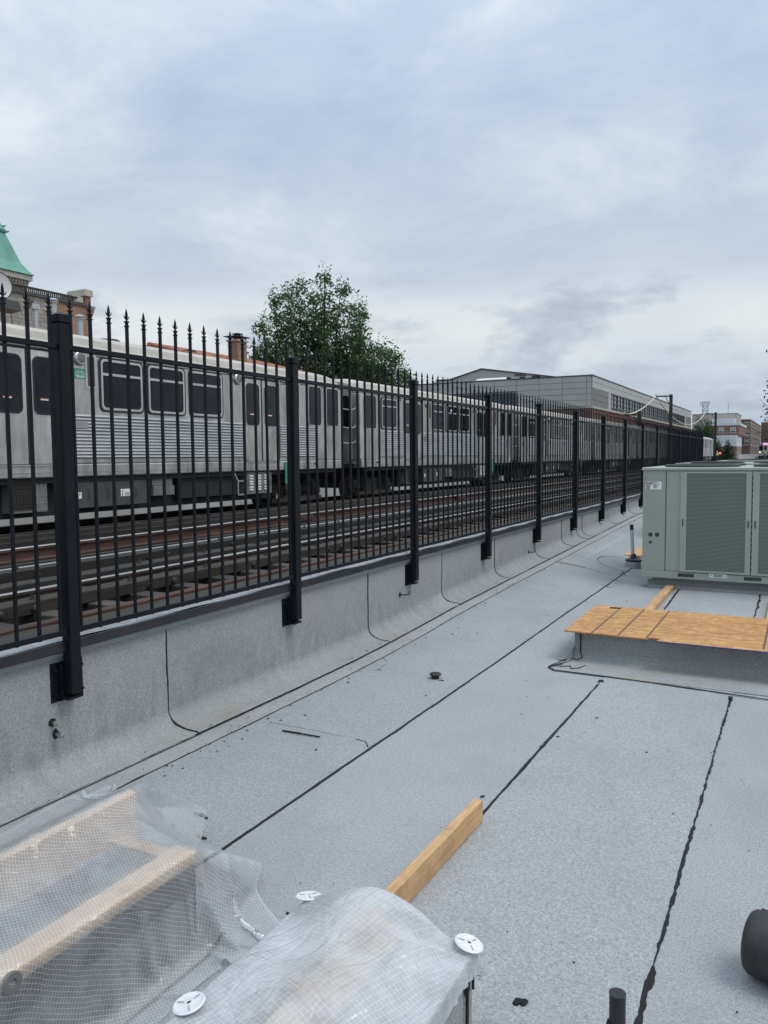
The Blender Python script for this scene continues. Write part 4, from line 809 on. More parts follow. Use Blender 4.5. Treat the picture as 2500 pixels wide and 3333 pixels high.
# --- loose timber
def plank(name, label, p0, p1, w, h, mat, z, tilt=0., group=None, bev=.003):
    a = Vector((p0[0], p0[1], 0)); b = Vector((p1[0], p1[1], 0)); c = (a+b)/2; l = (b-a).length; ang = math.atan2(b.y-a.y, b.x-a.x)
    o = thing(name, (c.x, c.y, z), label, 'plank', group); me = MB().box(-w/2, w/2, -l/2, l/2, 0, h).mesh('board', (0, 0, 0), bev)
    q = link(me, 'board', mat, o, (c.x, c.y, z)); q.rotation_euler = (tilt, 0, ang-math.pi/2); return o
plank('wooden_plank', 'orange-brown lumber on edge poking out beyond the milky plastic', (-1.232, 2.20), (-1.222, 3.172), .040, .098, 'wood_y', .006)
plank('wooden_plank', 'brown lumber lying between the chipboard and the big air conditioner', (-1.345, 7.8), (-1.372, 10.02), .089, .040, 'wood_y', .004)
plank('wooden_plank', 'brown lumber at right edge behind the chipboard', (-.235, 7.9), (-.24, 9.4), .089, .040, 'wood_y', .004)
plank('wooden_plank', 'wide pale weathered plank on the roof behind the vent pipe', (-2.255, 12.1), (-2.20, 14.2), .28, .035, 'wood_y', .075)
box1('plank_support', 'wood_x', (-2.40, -2.0, 12.5, 12.62, fz(-2.0, 12.5), .0745)); tag(bpy.data.objects['plank_support'], 'short wooden sleeper under the pale plank', 'plank')
# --- vent pipe in a clamped boot
vp = thing('vent_pipe', (-2.068, 11.35, 0), 'thin grey vent pipe in a black boot and clamped ring', 'pipe'); vx, vy = -2.068, 11.35; vz = fz(vx, vy)
MB().lathe([(.105, vz), (.105, vz+.085), (.10, vz+.095), (.02, vz+.10)], (vx, vy, 0), n=24).build('base_ring', 'galv', vp); MB().lathe([(.108, vz+.085), (.112, vz+.09), (.112, vz+.108), (.095, vz+.118), (.045, vz+.135), (.032, vz+.18), (.024, vz+.19)], (vx, vy, 0), n=24).build('rubber_boot', 'black_plastic', vp, 0, True)
MB().cyl((vx-.01, vy, vz+.15), (vx-.03, vy, .56), .024, n=12).build('pipe', 'flue_grey', vp, 0, False); MB().cyl((vx-.03, vy, .555), (vx-.031, vy, .63), .025, n=12).build('pipe_cap', 'black_plastic', vp)
tar([(vx-.12+.36*math.cos(t*.31), vy+.0+.52*math.sin(t*.31)) for t in range(21)], .010, seed=50, jag=.4)
# --- small things on the membrane
pl = MB().lathe([(.028, 0), (.03, .02), (.034, .024), (.042, .027), (.042, .036), (.036, .040), (0, .041)], (-2.31, 5.135, .003), n=24).build('pipe_plug', 'black_plastic'); tag(pl, 'round black plastic plug lying on the open roof', 'plug')
st = MB().bar((-2.656, 3.727, .010), (-2.53, 3.729, .011), .008, .007).bar((-2.531, 3.729, .011), (-2.402, 3.734, .010), .007, .006).build('metal_stick', 'fence_black'); tag(st, 'thin black rod lying beside the cross seam', 'rod')
ch = MB().box(-2.63, -2.56, 5.78, 5.795, .004, .010).build('paper_scrap', 'label_white'); tag(ch, 'tiny white scrap on the roof near the parapet', 'scrap')
for (x, y, s_, lb) in ((-2.345, 2.66, .05, 'crumpled black asphalt scrap nearest the clear plastic corner'), (-2.205, 2.50, .032, 'small black asphalt crumb below the crumpled scrap'), (-.70, 2.14, .07, 'black asphalt smear beside the milky plastic'), (-2.245, 5.10, .03, 'short black chip beside the round plug')):
    R = random.Random(int(s_*1000)); m = MB()
    for k in range(6): a = R.uniform(0, 6.3); d = R.uniform(0, s_*.6); m.lathe([(s_*.22*R.uniform(.5, 1), 0), (s_*.2*R.uniform(.4, 1), .005), (.002, .008)], (x+d*math.cos(a)*1.3, y+d*math.sin(a)*.7, .003), n=7)
    tag(m.build('asphalt_scrap', 'tar'), lb, 'scrap')
# --- black roll at the right edge: hollow felt core, lying along X
rl = thing('membrane_roll', (.25, 2.62, 0), 'black roll of roofing felt cut by the right edge', 'roll'); RR = .098
rd = Vector((1, -.22, 0)).normalized(); re_ = Vector((-.112, 2.60, RR+.004))
MB().lathe([(.0, .012), (.050, .010), (.053, -.004), (.070, -.006), (.085, .0), (.094, .012), (RR, .035), (RR*1.004, .2), (RR*.995, .45), (RR, .8), (0, .8)], re_, rd, 44).build('felt', 'black_plastic', rl, 0, True)
V = [re_+rd*t+Vector((0, .0, 0))+(Vector((rd.y, -rd.x, 0))*math.cos(q)+Vector((0, 0, 1))*math.sin(q))*(RR+.003) for t in (.018, .8) for q in (2.2, 2.35, 2.5, 2.65, 2.8, 2.95)]; MB().add(V, [(i, i+1, 7+i, 6+i) for i in range(5)]).build('outer_lap', 'rubber', rl, 0, True).modifiers.new('t', 'SOLIDIFY').thickness = .004
# --- cut black pipe stub at the bottom edge
ps = thing('pipe_stub', (-.40, 2.05, 0), 'upright black cut pipe stub at the bottom edge', 'pipe'); MB().lathe([(.026, 0), (.022, .03), (.0215, .175), (.0225, .18), (.0, .178)], (-.40, 2.05, .003), n=16).build('stub', 'black_plastic', ps); MB().box(-.425, -.415, 2.03, 2.05, .06, .105).build('torn_tab', 'tar', ps)
# ================================================================== FOREGROUND CURBS UNDER PLASTIC
lc = thing('roof_curb', (-1.97, 1.2, 0), 'wooden-edged open roof curb under clear string-reinforced plastic, bottom left', 'roof curb')
LX0, LX1, LYA, LYB = -2.15, -1.76, .3, 1.95
MB().box(LX1-.05, LX1, LYA, LYB, 0, .258).build('curb_wall', 'granule_wall', lc, .008); MB().box(LX0, LX0+.05, LYA, LYB, 0, .25).build('curb_wall', 'granule_wall', lc, .008)
MB().box(LX0+.05, LX1-.05, LYB-.05, LYB, 0, .25).build('curb_wall', 'granule_wall', lc, .006); MB().box(LX0+.05, LX1-.05, LYA, LYA+.05, 0, .25).build('curb_wall', 'granule_wall', lc, .006)
box1('curb_floor', 'rubber', (LX0+.05, LX1-.05, LYA+.05, LYB-.05, .003, .02), lc); box1('tar_band', 'tar', (LX1+.0005, LX1+.003, LYA, LYB+.002, .165, .257), lc)
MB().box(LX1-.085, LX1+.006, LYA, LYB+.012, .259, .298).build('nailer', 'wood_pale_y', lc, .003); MB().box(LX0-.0, LX0+.040, LYA, LYB+.10, .10, .398).build('upright_board', 'wood_pale_y', lc, .003)
MB().box(LX0+.052, LX1-.09, LYB-.051, LYB+.006, .251, .285).build('end_nailer', 'wood_x', lc, .003)
m = MB(); m.lathe([(.0, 0), (.028, 0), (.028, .012), (.012, .012), (.011, .004), (0, .004)], (LX1+.007, 1.255, .276), (1, 0, 0), 20); m.build('rubber_washer', 'car_box_light', lc)
tar([(-1.70, 2.02), (-1.66, 1.90), (-1.66, 1.7), (-1.66, 1.2)], .012, seed=60, jag=.5); tar([(-1.57, 2.21), (-1.47, 2.18)], .010, seed=61); tar([(-1.60, 1.98), (-1.54, 2.00), (-1.50, 1.97)], .012, seed=62, jag=.8); tar([(-1.50, 2.10), (-1.47, 2.04)], .014, seed=63, jag=.6)
mb = MB(); mb.bar((LX1-.006, LYB+.004, .26), (LX1-.004, LYB+.004, .02), .012, .006, (0, 1, 0)); mb.bar((LX1+.003, LYB-.05, .19), (LX1+.003, LYB-.03, .03), .012, .005, (1, 0, 0)); mb.build('corner_tar', 'tar', lc)
rc = thing('roof_curb', (-1.0, 1.4, 0), 'grey flashed roof curb under the milky plastic held by round plates', 'roof curb')
QX0, QX1, QYA, QYB = -1.25, -.735, .9, 1.865
MB().box(QX0, QX1, QYB-.06, QYB, 0, .285).build('curb_wall', 'granule_wall', rc, .008); MB().box(QX0, QX0+.06, QYA, QYB-.06, 0, .285).build('curb_wall', 'granule_wall', rc, .008); MB().box(QX1-.06, QX1, QYA, QYB-.06, 0, .285).build('curb_wall', 'granule_wall', rc, .008); MB().box(QX0+.06, QX1-.06, QYA, QYA+.06, 0, .285).build('curb_wall', 'granule_wall', rc, .008)
for i in range(3):
    m = MB(); x = QX0+.03+i*.155; m.box(x, x+.13, QYA+.02, QYB-.01-.02*i, .286, .306); m.build('cover_board', 'wood_pale_y' if i == 1 else 'granule_wall', rc, .002)
MB().box(-1.05, -.99, 1.74, QYB-.02, .307, .360).build('prop_board', 'wood_y', rc, .003)
MB().bar((-1.06, 1.535, .330), (-.94, 1.463, .330), .05, .016).build('loose_batten', 'wood_x', rc)
mb = MB(); mb.bar((QX1+.003, QYB-.045, .28), (QX1+.003, QYB-.05, .0), .010, .005, (1, 0, 0)); mb.box(QX1+.001, QX1+.004, QYB-.06, QYB-.03, .22, .285); mb.box(QX1-.02, QX1+.003, QYB+.001, QYB+.003, .2, .285); mb.build('corner_tar', 'tar', rc)
MB().exty([(QX1, .08), (QX1+.03, .03), (QX1+.10, .006), (QX1+.10, .002), (QX1, .002)], QYA, QYB+.08).build('base_flashing', 'granule_wall', rc)
# --- draped plastic: small position-based cloth simulation over the curbs
def drape(P0, P1, P2, P3, nx, ny, z0, boxes, pins, steps, seed, gust=.0, fric=.75, hf=None):
    """cloth quad P0..P3 (given in plan) dropped over boxes and the roof; returns positions, plan coordinates, index grid"""
    u = np.linspace(0, 1, nx)[:, None, None]; v = np.linspace(0, 1, ny)[None, :, None]; Q = [np.array(p, float) for p in (P0, P1, P2, P3)]
    UV = (1-u)*(1-v)*Q[0]+u*(1-v)*Q[1]+u*v*Q[2]+(1-u)*v*Q[3]; rs = np.random.RandomState(seed); nz = np.zeros((nx, ny))
    UV = UV+.012*np.stack([np.sin(UV[..., 1]*9+1), np.sin(UV[..., 0]*11+2)], -1)
    for k in range(9): a, b, p, q = rs.uniform(-11, 11), rs.uniform(-11, 11), rs.uniform(0, 6.3), rs.uniform(.4, 1); nz += q*np.sin(a*UV[..., 0]+b*UV[..., 1]+p)
    X = np.concatenate([UV, (z0+.006*nz)[..., None]], -1).reshape(-1, 3); UVf = UV.reshape(-1, 2)*1.045; idx = np.arange(nx*ny).reshape(nx, ny); cons = []
    def addc(a, b, k): a = a.ravel(); b = b.ravel(); cons.append((a, b, np.linalg.norm(UVf[a]-UVf[b], axis=1), k))
    for off in (0, 1):
        addc(idx[off:-1:2, :], idx[off+1::2, :][:idx[off:-1:2, :].shape[0]], 1.); addc(idx[:, off:-1:2], idx[:, off+1::2][:, :idx[:, off:-1:2].shape[1]], 1.)
    for off in (0, 1):
        a, b = idx[off:-1:2, :-1], idx[off+1::2, 1:][:idx[off:-1:2, :].shape[0]]; addc(a, b, .5)
        a, b = idx[off:-1:2, 1:], idx[off+1::2, :-1][:idx[off:-1:2, :].shape[0]]; addc(a, b, .5)
    for off in range(4):
        a = idx[off:-2:4, :]; b = idx[off+2::4, :][:a.shape[0]]; addc(a[:b.shape[0]], b, .22); a = idx[:, off:-2:4]; b = idx[:, off+2::4][:, :a.shape[1]]; addc(a[:, :b.shape[1]], b, .22)
    pi = []; pp = []
    for (sx_, sy_, px, py, pz) in pins:
        d = (X[:, 0]-sx_)**2+(X[:, 1]-sy_)**2; j = np.argsort(d)[:5]
        for k in j: pi.append(k); pp.append((px+(X[k, 0]-sx_)*.9, py+(X[k, 1]-sy_)*.9, pz))
    pi = np.array(pi, int); pp = np.array(pp) if len(pp) else np.zeros((0, 3)); vel = np.zeros_like(X); dt = 1/50.; th = .011
    def collide(X, Xo):
        fl = th if hf is None else th+hf(X[:, 0], X[:, 1])
        hit = X[:, 2] < fl
        X[hit, 2] = fl if hf is None else fl[hit]; X[hit, :2] += (Xo[hit, :2]-X[hit, :2])*fric
        for (a, b, e, f, h) in boxes:
            m_ = (X[:, 0] > a-th) & (X[:, 0] < b+th) & (X[:, 1] > e-th) & (X[:, 1] < f+th) & (X[:, 2] < h+th)
            if not m_.any(): continue
            P = X[m_]; O = Xo[m_]; dd = np.stack([P[:, 0]-(a-th), (b+th)-P[:, 0], P[:, 1]-(e-th), (f+th)-P[:, 1], (h+th)-P[:, 2]], 1)
            k = np.where(O[:, 2] > h+th-.004, 4, dd.argmin(1))
            P[k == 0, 0] = a-th; P[k == 1, 0] = b+th; P[k == 2, 1] = e-th; P[k == 3, 1] = f+th; P[k == 4, 2] = h+th
            P += (O-P)*np.where((k == 4)[:, None], np.array([fric, fric, 0.]), np.array([0, 0, fric*.3])); X[m_] = P
    for st_ in range(steps):
        vel[:, 2] -= 9.8*dt; vel *= .96
        if gust and st_ < steps*.5: vel += gust*rs.normal(0, 1, (1, 3))*np.array([1, 1, .6])
        sp_ = np.linalg.norm(vel, axis=1, keepdims=True); vel *= np.minimum(1, .55/(sp_+1e-9))
        Xo = X.copy(); X = X+vel*dt; pf = min(1, st_/50.)
        for it in range(12):
            for a, b, r0, k in cons:
                d = X[b]-X[a]; l = np.linalg.norm(d, axis=1)+1e-9; w = (k*.5*(l-r0)/l)[:, None]*d
                X[a] += w; X[b] -= w
            if len(pi): X[pi] = X[pi]*(1-pf)+pp*pf
            if it % 3 == 2 or it == 11: collide(X, Xo)
        vel = (X-Xo)/dt
    return X, UVf, idx
def cloth_obj(name, X, UVf, idx, mat, parent):
    nx, ny = idx.shape; F = np.stack([idx[:-1, :-1], idx[1:, :-1], idx[1:, 1:], idx[:-1, 1:]], -1).reshape(-1, 4)
    me = bpy.data.meshes.new(name); o = WL[parent.name]; me.from_pydata([tuple(p-np.array(o)) for p in X], [], [tuple(int(i) for i in f) for f in F])
    ul = me.uv_layers.new(name='UVMap'); li = np.array([l.vertex_index for l in me.loops]); ul.data.foreach_set('uv', UVf[li].ravel().astype(np.float32)); me.shade_smooth(); me.materials.append(MATS[mat])
    ob = bpy.data.objects.new(name, me); COL.objects.link(ob); ob.parent = parent; WL[ob.name] = o
    s = ob.modifiers.new('s', 'SUBSURF'); s.levels = s.render_levels = 1; return ob
Lb = [(LX1-.085, LX1+.006, LYA, LYB+.012, .298), (LX0, LX0+.040, LYA, LYB+.10, .398), (LX0+.05, LX1-.05, LYB-.05, LYB+.006, .285)]
def hl_(x, y):
    # trapped air keeps the stiff film off the ground around and inside the curb
    fe_ = np.clip((2.62-y)/.55, 0, 1); far_ = .385*np.clip(1-(np.clip(LX0-x, 0, 9)/.66)**1.25, 0, 1)*(x < LX0)*np.clip(fe_*1.1, 0, 1)**.8
    ins = np.where((x >= LX0) & (x <= LX1), .395+(.292-.395)*np.clip((x-LX0)/(LX1-LX0), 0, 1)-.028*np.sin(np.pi*np.clip((x-LX0)/(LX1-LX0), 0, 1)), 0.); ex = np.where(y > LYB+.02, np.clip(1-((y-LYB-.02)/.44), 0, 1)**.85, 1.)
    nr = .27*np.clip(1-(x-LX1)/.17, 0, 1)*(x > LX1)*np.clip(1-(y-1.95)/.22, 0, 1)
    return np.maximum(far_, np.maximum(ins*ex, nr*.0))
def hr_(x, y):
    # loose off-cuts heaped on the covered curb
    top = .300+.105*np.exp(-((x+1.02)/.15)**2-((y-1.86)/.20)**2)+.05*np.exp(-((x+1.0)/.16)**2-((y-1.50)/.14)**2)+.035*np.exp(-((x+.86)/.07)**2-((y-1.68)/.2)**2)+.008*np.sin(x*23+y*7)*np.sin(y*13)
    m_ = (x > QX0) & (x < QX1) & (y > QYA) & (y < QYB+.10); ed = np.clip((QYB+.10-y)/.10, 0, 1)
    return np.where(m_, top*np.where(y > QYB, ed**.6, 1.), 0.)
pn = [(LX1-.03, 1.25, LX1-.03, 1.25, .306), (LX0+.02, 1.1, LX0+.02, 1.1, .406), (LX1-.03, 1.80, LX1-.03, 1.80, .306), (LX0+.02, 1.9, LX0+.02, 1.9, .406), (-2.97, 1.0, -2.85, 1.0, .01), (-3.05, 1.9, -2.93, 1.9, .01), (-2.98, 2.70, -2.90, 2.60, .01), (-2.42, 2.60, -2.40, 2.52, .01), (-2.03, 2.44, -2.08, 2.38, .01), (-1.52, 2.16, -1.64, 2.07, .01), (-1.42, 1.6, -1.60, 1.62, .01), (-1.42, 1.2, -1.60, 1.22, .01)]
X_, U_, I_ = drape((-3.02, .75), (-1.37, .70), (-1.42, 2.24), (-3.05, 2.80), 100, 116, .43, Lb, pn, 110, 4, .02, hf=hl_)
s1 = thing('plastic_sheet', (-1.97, 1.5, .01), 'clear string-reinforced plastic sheet over the wooden-edged curb, bottom left', 'plastic sheet'); cloth_obj('film', X_, U_, I_, 'poly_clear', s1)
Rb = [(QX0, QX1, QYA, QYB, .306), (-1.262, -1.192, 1.95, 3.2, .105)]
X_, U_, I_ = drape((-1.37, .90), (-.69, .90), (-.655, 1.98), (-1.36, 2.0), 74, 110, .45, Rb, [(a_, b_, a_, b_, .316) for a_, b_ in ((-1.238, 1.855), (-.748, 1.857), (-1.238, 1.35))], 110, 9, .03, hf=hr_)
s2 = thing('plastic_sheet', (-1.0, 1.45, .01), 'milky string-reinforced plastic sheet pinned by round plates, bottom centre', 'plastic sheet'); cloth_obj('film', X_, U_, I_, 'poly_milky', s2)
def plate(x, y, z, nrm, lb):
    p = thing('fastening_plate', (x, y, z), lb, 'metal plate', 'round white fastening plates on the milky plastic'); n = Vector(nrm).normalized(); c = Vector((x, y, z))
    MB().lathe([(.0, 0), (.038, 0), (.039, .002), (.035, .005), (.030, .003), (.014, .0035), (.011, .006), (.007, .006), (.005, .003), (0, .003)], c, n, 32).build('disc', 'white_paint', p, 0, True)
    e = n.orthogonal().normalized(); g_ = n.cross(e); m = MB()
    for k in range(3): d = e*math.cos(k*2.094+.5)+g_*math.sin(k*2.094+.5); m.bar(c+d*.012+n*.004, c+d*.030+n*.004, .003, .003, n)
    m.build('ribs', 'galv', p); MB().lathe([(.0045, 0), (.0045, .0012), (0, .0012)], c+n*.003, n, 8).build('screw', 'rust_iron', p)
plate(-1.243, 1.86, .325, (-.1, .2, 1), 'round white plate nearest the end of the orange-brown lumber, far left corner'); plate(-.745, 1.862, .325, (.25, .1, 1), 'round white plate on the right corner of the milky plastic'); plate(-1.243, 1.35, .325, (-.15, -.1, 1), 'round white plate on the left edge at the bottom of the photo')
# ================================================================== BACKGROUND
def win_grid(parent, plane, c, u0, u1, z0, z1, cols, rows, fr, gl, fw_=.08, dep=.06, name='window'):
    """window standing in plane 'x' or 'y' at c (outer face), frame + panes as parts"""
    s_ = 1 if plane == 'x' else -1
    def b(mb, a0, a1, q0, q1, d0, d1):
        if plane == 'x': mb.box(c+s_*d0, c+s_*d1, a0, a1, q0, q1)
        else: mb.box(a0, a1, c+s_*d0, c+s_*d1, q0, q1)
    m = MB(); b(m, u0, u0+fw_, z0, z1, 0, dep); b(m, u1-fw_, u1, z0, z1, 0, dep); b(m, u0+fw_, u1-fw_, z0, z0+fw_, 0, dep); b(m, u0+fw_, u1-fw_, z1-fw_, z1, 0, dep)
    for i in range(1, cols): x = u0+(u1-u0)*i/cols; b(m, x-fw_*.35, x+fw_*.35, z0+fw_, z1-fw_, .01, dep*.8)
    for i in range(1, rows): z = z0+(z1-z0)*i/rows; b(m, u0+fw_, u1-fw_, z-fw_*.3, z+fw_*.3, .012, dep*.7)
    w = m.build(name, fr, parent); m = MB(); b(m, u0+fw_*.9, u1-fw_*.9, z0+fw_*.9, z1-fw_*.9, .002, .012); m.build('pane', gl, w); return w
# --- grey-panelled hall with brick base (right of centre)
hl = thing('building', (-33, 140, -5.5), 'long grey metal-panelled hall with brick base and a ribbon of windows', 'building')
HX, HY, HX2, HY2 = -22., 93.8, -58., 186.
box1('brick_base', 'brickwork_red', (HX, HX2, HY, HY2, -5.5, 7.25), hl); box1('wall_core', 'panel_joint', (HX-.12, HX2, HY+.12, HY2, 7.25, 10.85), hl)
box1('stone_band', 'limestone', (HX+.10, HX2, HY-.10, HY2+.1, 7.08, 7.34), hl); box1('roof_edge', 'steel_frame', (HX+.06, HX2, HY-.06, HY2+.05, 10.86, 10.98), hl); box1('roof_membrane', 'roof_gravel', (HX-.1, HX2+.1, HY+.1, HY2-.1, 10.70, 10.88), hl)
H0, RH = 7.36, .70; pmx = {}
def panel(plane, u0, u1, z0, z1):
    k = (plane, round(u1-u0, 2), round(z1-z0, 2))
    if k not in pmx: l = u1-u0; h = z1-z0; pmx[k] = (MB().box(-.12, .0, .02, l-.02, .02, h-.02) if plane == 'x' else MB().box(.02, l-.02, 0, .12, .02, h-.02)).mesh('panel', (0, 0, 0), 0)
    link(pmx[k], 'panel', 'panel_grey', hl, (HX, u0, z0) if plane == 'x' else (u0, HY, z0))
WY0, WY1, WZ0, WZ1 = 104.1, 174.9, 7.55, 9.46
for j in range(5):
    z0 = H0+j*RH; z1 = z0+RH
    for i in range(32):
        u0 = HY+.13+i*2.87; u1 = u0+2.87
        if u1 > WY0-.5 and u0 < WY1+.5 and z0 < WZ1-.15: continue
        panel('x', u0, u1, z0, z1)
    for i in range(12):
        u1 = HX-.13-(0 if i == 0 else .55+(i-1)*2.83); u0 = HX-.13-(.55+i*2.83)
        if u1 < -31. and z0 < 9.2: continue
        panel('y', u0, u1, z0, z1)
for a, b in ((WY0-2.0, WY0-.02), (WY1+.02, WY1+1.5)): box1('panel', 'panel_grey', (HX-.119, HX-.002, a+.7, b, H0+.02, WZ1-.0), hl)
box1('panel', 'panel_grey', (HX-.119, HX-.003, HY+.14, WY0-1.32, H0+.02, WZ1), hl) if False else None
for j in range(3):
    for i in range(4): z0 = H0+j*RH; u0 = HY+.13+i*2.5; panel('x', u0, min(u0+2.5, WY0-1.35), z0, z0+RH)
    for i in range(4): z0 = H0+j*RH; u0 = WY1+1.55+i*2.4; panel('x', u0, u0+2.4, z0, z0+RH)
nw = 17; dw = (WY1-WY0)/nw
for i in range(nw): win_grid(hl, 'x', HX-.10, WY0+i*dw+.15, WY0+(i+1)*dw-.15, WZ0, WZ1, 2, 3, 'steel_frame', 'glass_sky', .16, .14)
for i in range(nw+1): box1('mullion', 'panel_joint', (HX-.11, HX+.02, WY0+i*dw-.15, WY0+i*dw+.15, WZ0-.1, WZ1+.05), hl)
for i in range(6): win_grid(hl, 'y', HY+.10, -33.0-i*1.9, -31.1-i*1.9, 7.40, 9.25, 1, 3, 'steel_frame', 'glass_blue', .09, .08)
# gabled upper volume on the hall roof
gv = thing('building', (-44, 150, 10.8), 'low-gabled grey upper block rising behind the hall roof', 'building')
MB().exty([(-58, 10.9), (-58, 12.2), (-45.65, 15.36), (-30, 12.85), (-30, 10.9)], 120, 178).build('gable_block', 'panel_grey', gv); MB().exty([(-58.2, 12.15), (-45.65, 15.4), (-29.8, 12.86), (-29.8, 12.98), (-45.65, 15.55), (-58.2, 12.32)], 119.8, 178.2).build('roof_trim', 'steel_frame', gv)
win_grid(gv, 'y', 119.99, -49.0, -47.4, 11.9, 13.0, 1, 1, 'steel_frame', 'panel_white', .08, .05, 'door'); box1('wall_lamp', 'steel_dark', (-51.3, -50.9, 119.7, 119.98, 13.55, 13.9), gv)
# things on the hall roof
dn = thing('roof_duct', (-38.5, 106, 10.9), 'long white rounded duct on the hall roof', 'duct'); MB().extx([(104.6, 10.9), (104.6, 11.5), (105.0, 12.25), (105.8, 12.45), (106.6, 12.25), (107, 11.5), (107, 10.9)], -41.0, -36.2).build('casing', 'white_tarp', dn, .3, seg=2); box1('end_hood', 'white_tarp', (-42.4, -41.0, 104.9, 106.6, 10.9, 11.7), dn); box1('grille', 'steel_frame', (-38.6, -37.2, 104.55, 104.6, 11.55, 11.9), dn)
an = thing('rooftop_unit', (-33.8, 106, 10.9), 'grey metal rooftop unit with dark intake hoods on the hall', 'rooftop unit'); box1('casing', 'galv', (-35.6, -32.8, 104.8, 107, 10.9, 12.35), an); box1('casing_top', 'steel_frame', (-35.2, -33.5, 105, 106.6, 12.35, 12.75), an)
for a, s_ in ((-35.65, -1), (-32.75, 1)): MB().exty([(a, 12.3), (a+s_*.7, 12.4), (a+s_*.15, 11.5), (a, 11.5)], 104.9, 106.8).build('intake_hood', 'steel_dark', an)
box1('rust_strip', 'rust_iron', (-34.4, -33.6, 104.75, 104.8, 11.6, 12.3), an)
an2 = thing('rooftop_unit', (-46, 106, 10.9), 'small dark rooftop unit at the left end of the hall roof', 'rooftop unit'); box1('casing', 'galv', (-47.4, -44.8, 105, 107, 10.9, 12.3), an2); box1('fan_box', 'steel_dark', (-47.0, -45.4, 105.2, 106.8, 12.3, 12.6), an2)
# --- left: block-and-brick building, tower, vents, dish
lb = thing('building', (-44, 24, -5.5), 'concrete-block building with black roof balustrade and tan brick end', 'building')
BX = -36.; K = BX/-19.; yb0, yb1, yb2 = 12., 16.0*K, 17.23*K; zt = 1.6+(6.14-1.6)*K
box1('wall_core', 'mortar', (BX-.05, BX-9, yb0, yb1, -5.5, zt), lb); box1('brick_end', 'brickwork_tan', (BX, BX-9, yb1+.002, yb2, -5.5, zt), lb)
BL, BH = .40, .215; bm_ = MB().box(-.05, 0, .006, BL-.006, .006, BH-.006).mesh('block', (0, 0, 0), .006); bh_ = MB().box(-.05, 0, .006, BL/2-.006, .006, BH-.006).mesh('block', (0, 0, 0), .006)
for r in range(14):
    z = zt-(r+1)*BH; y = 25.3-(BL/2 if r % 2 else 0)
    while y < yb1-.02:
        l = min(BL, yb1-y)
        if l > .3: link(bm_, 'block', 'cmu', lb, (BX, y, z))
        elif l > .12: link(bh_, 'block', 'cmu', lb, (BX, y, z))
        y += BL
box1('cornice_band', 'steel_frame', (BX+.10, BX-.3, yb0, yb2-.3, zt+.001, zt+.16), lb)
zr0 = zt+.16; bp = MB().box(-.025, .025, -.03, .03, 0, .20).mesh('baluster', (0, 0, 0)); y = 24.6
while y < 31.6:
    link(bp, 'baluster', 'steel_dark', lb, (BX-.02, y, zr0)); y += .125
box1('handrail', 'steel_dark', (BX+.03, BX-.07, yb0, 31.75, zr0+.20, zr0+.29), lb)
box1('end_pier', 'brickwork_red', (BX+.02, BX-1.2, 17.03*K, yb2+.02, zt, 10.8), lb); box1('pier_cap', 'limestone', (BX+.12, BX-1.3, 16.98*K, yb2+.10, 10.8, 11.15), lb); box1('parapet_face', 'limestone', (BX-.05, BX-1.0, 16.57*K, 17.0*K, zt, 10.72), lb)
MB().exty([(BX+.02, zt+.02), (BX+.36, zt+.02), (BX+.30, zt-.12), (BX+.12, zt-.45), (BX+.02, zt-.6)], yb2-.25, yb2+.05).build('corner_bracket', 'limestone', lb)
tw = thing('tower', (-64, 44, -5.5), 'stone tower with steep green copper roof at the left edge', 'tower'); TX = -60.; kk = 60/34.; te = 27.4*kk; tz = lambda z: 1.6+(z-1.6)*kk; t0 = te-15.
box1('shaft', 'limestone', (TX-.55, TX-14.4, t0+.5, te-.5, -5.5, tz(10.45)), tw); box1('cornice', 'limestone', (TX-.12, TX-14.9, t0+.1, te-.15, tz(10.46), tz(10.72)), tw)
m = MB()
for i in range(48): y = te-.4-i*.30; m.box(TX-.55, TX-.28, y-.17, y, tz(10.30), tz(10.455))
m.build('dentils', 'limestone', tw); box1('string_course', 'limestone', (TX-.40, TX-14.6, t0+.3, te-.4, tz(10.22), tz(10.29)), tw)
for i in range(9):
    y = te-1.35-i*1.55; MB().tube([(TX-.53, y+.68*math.cos(t*math.pi/10), tz(9.78)+.68*math.sin(t*math.pi/10)) for t in range(11)], .055, 6).build('blind_arch', 'limestone', tw)
m = MB(); prof = [(0, tz(10.74)), (.35, tz(10.95)), (.75, tz(11.3)), (1.5, tz(12.55)), (1.62, tz(12.78)), (1.55, tz(12.80)), (1.55, tz(12.88)), (2.2, tz(13.6)), (7.3, tz(15.2))]
rows = []
for o, z in prof: rows.append([(TX-o, te-o, z), (TX-15+o, te-o, z), (TX-15+o, t0+o, z), (TX-o, t0+o, z)])
for a, b in zip(rows[:-1], rows[1:]):
    for i in range(4): j = (i+1) % 4; m.add([a[i], a[j], b[j], b[i]], [(0, 1, 2, 3)])
m.add(rows[0], [(0, 3, 2, 1)]); m.build('copper_roof', 'copper_green', tw)
for o, z in ((1.58, 12.79), (1.75, 13.05)):
    for c in ((TX-o, te-o), (TX-o, t0+o)): MB().tube([(c[0], c[1], tz(z)), (c[0]+.12, c[1]+.15, tz(z)+.02), (c[0]+.18, c[1]+.26, tz(z)+.10)], [.09, .07, .02], 6).build('roof_finial', 'copper_dark', tw)
MB().box(TX-1.50, TX-1.65, t0+1.5, te-1.5, tz(12.74), tz(12.84)).build('roof_moulding', 'copper_dark', tw)
lo_ = box1('building', 'brick_tan', (-27, -35.5, 5, 60, -5.5, 6.6)); tag(lo_, 'low flat-roofed building hidden behind the train roof, carrying vents', 'building'); 
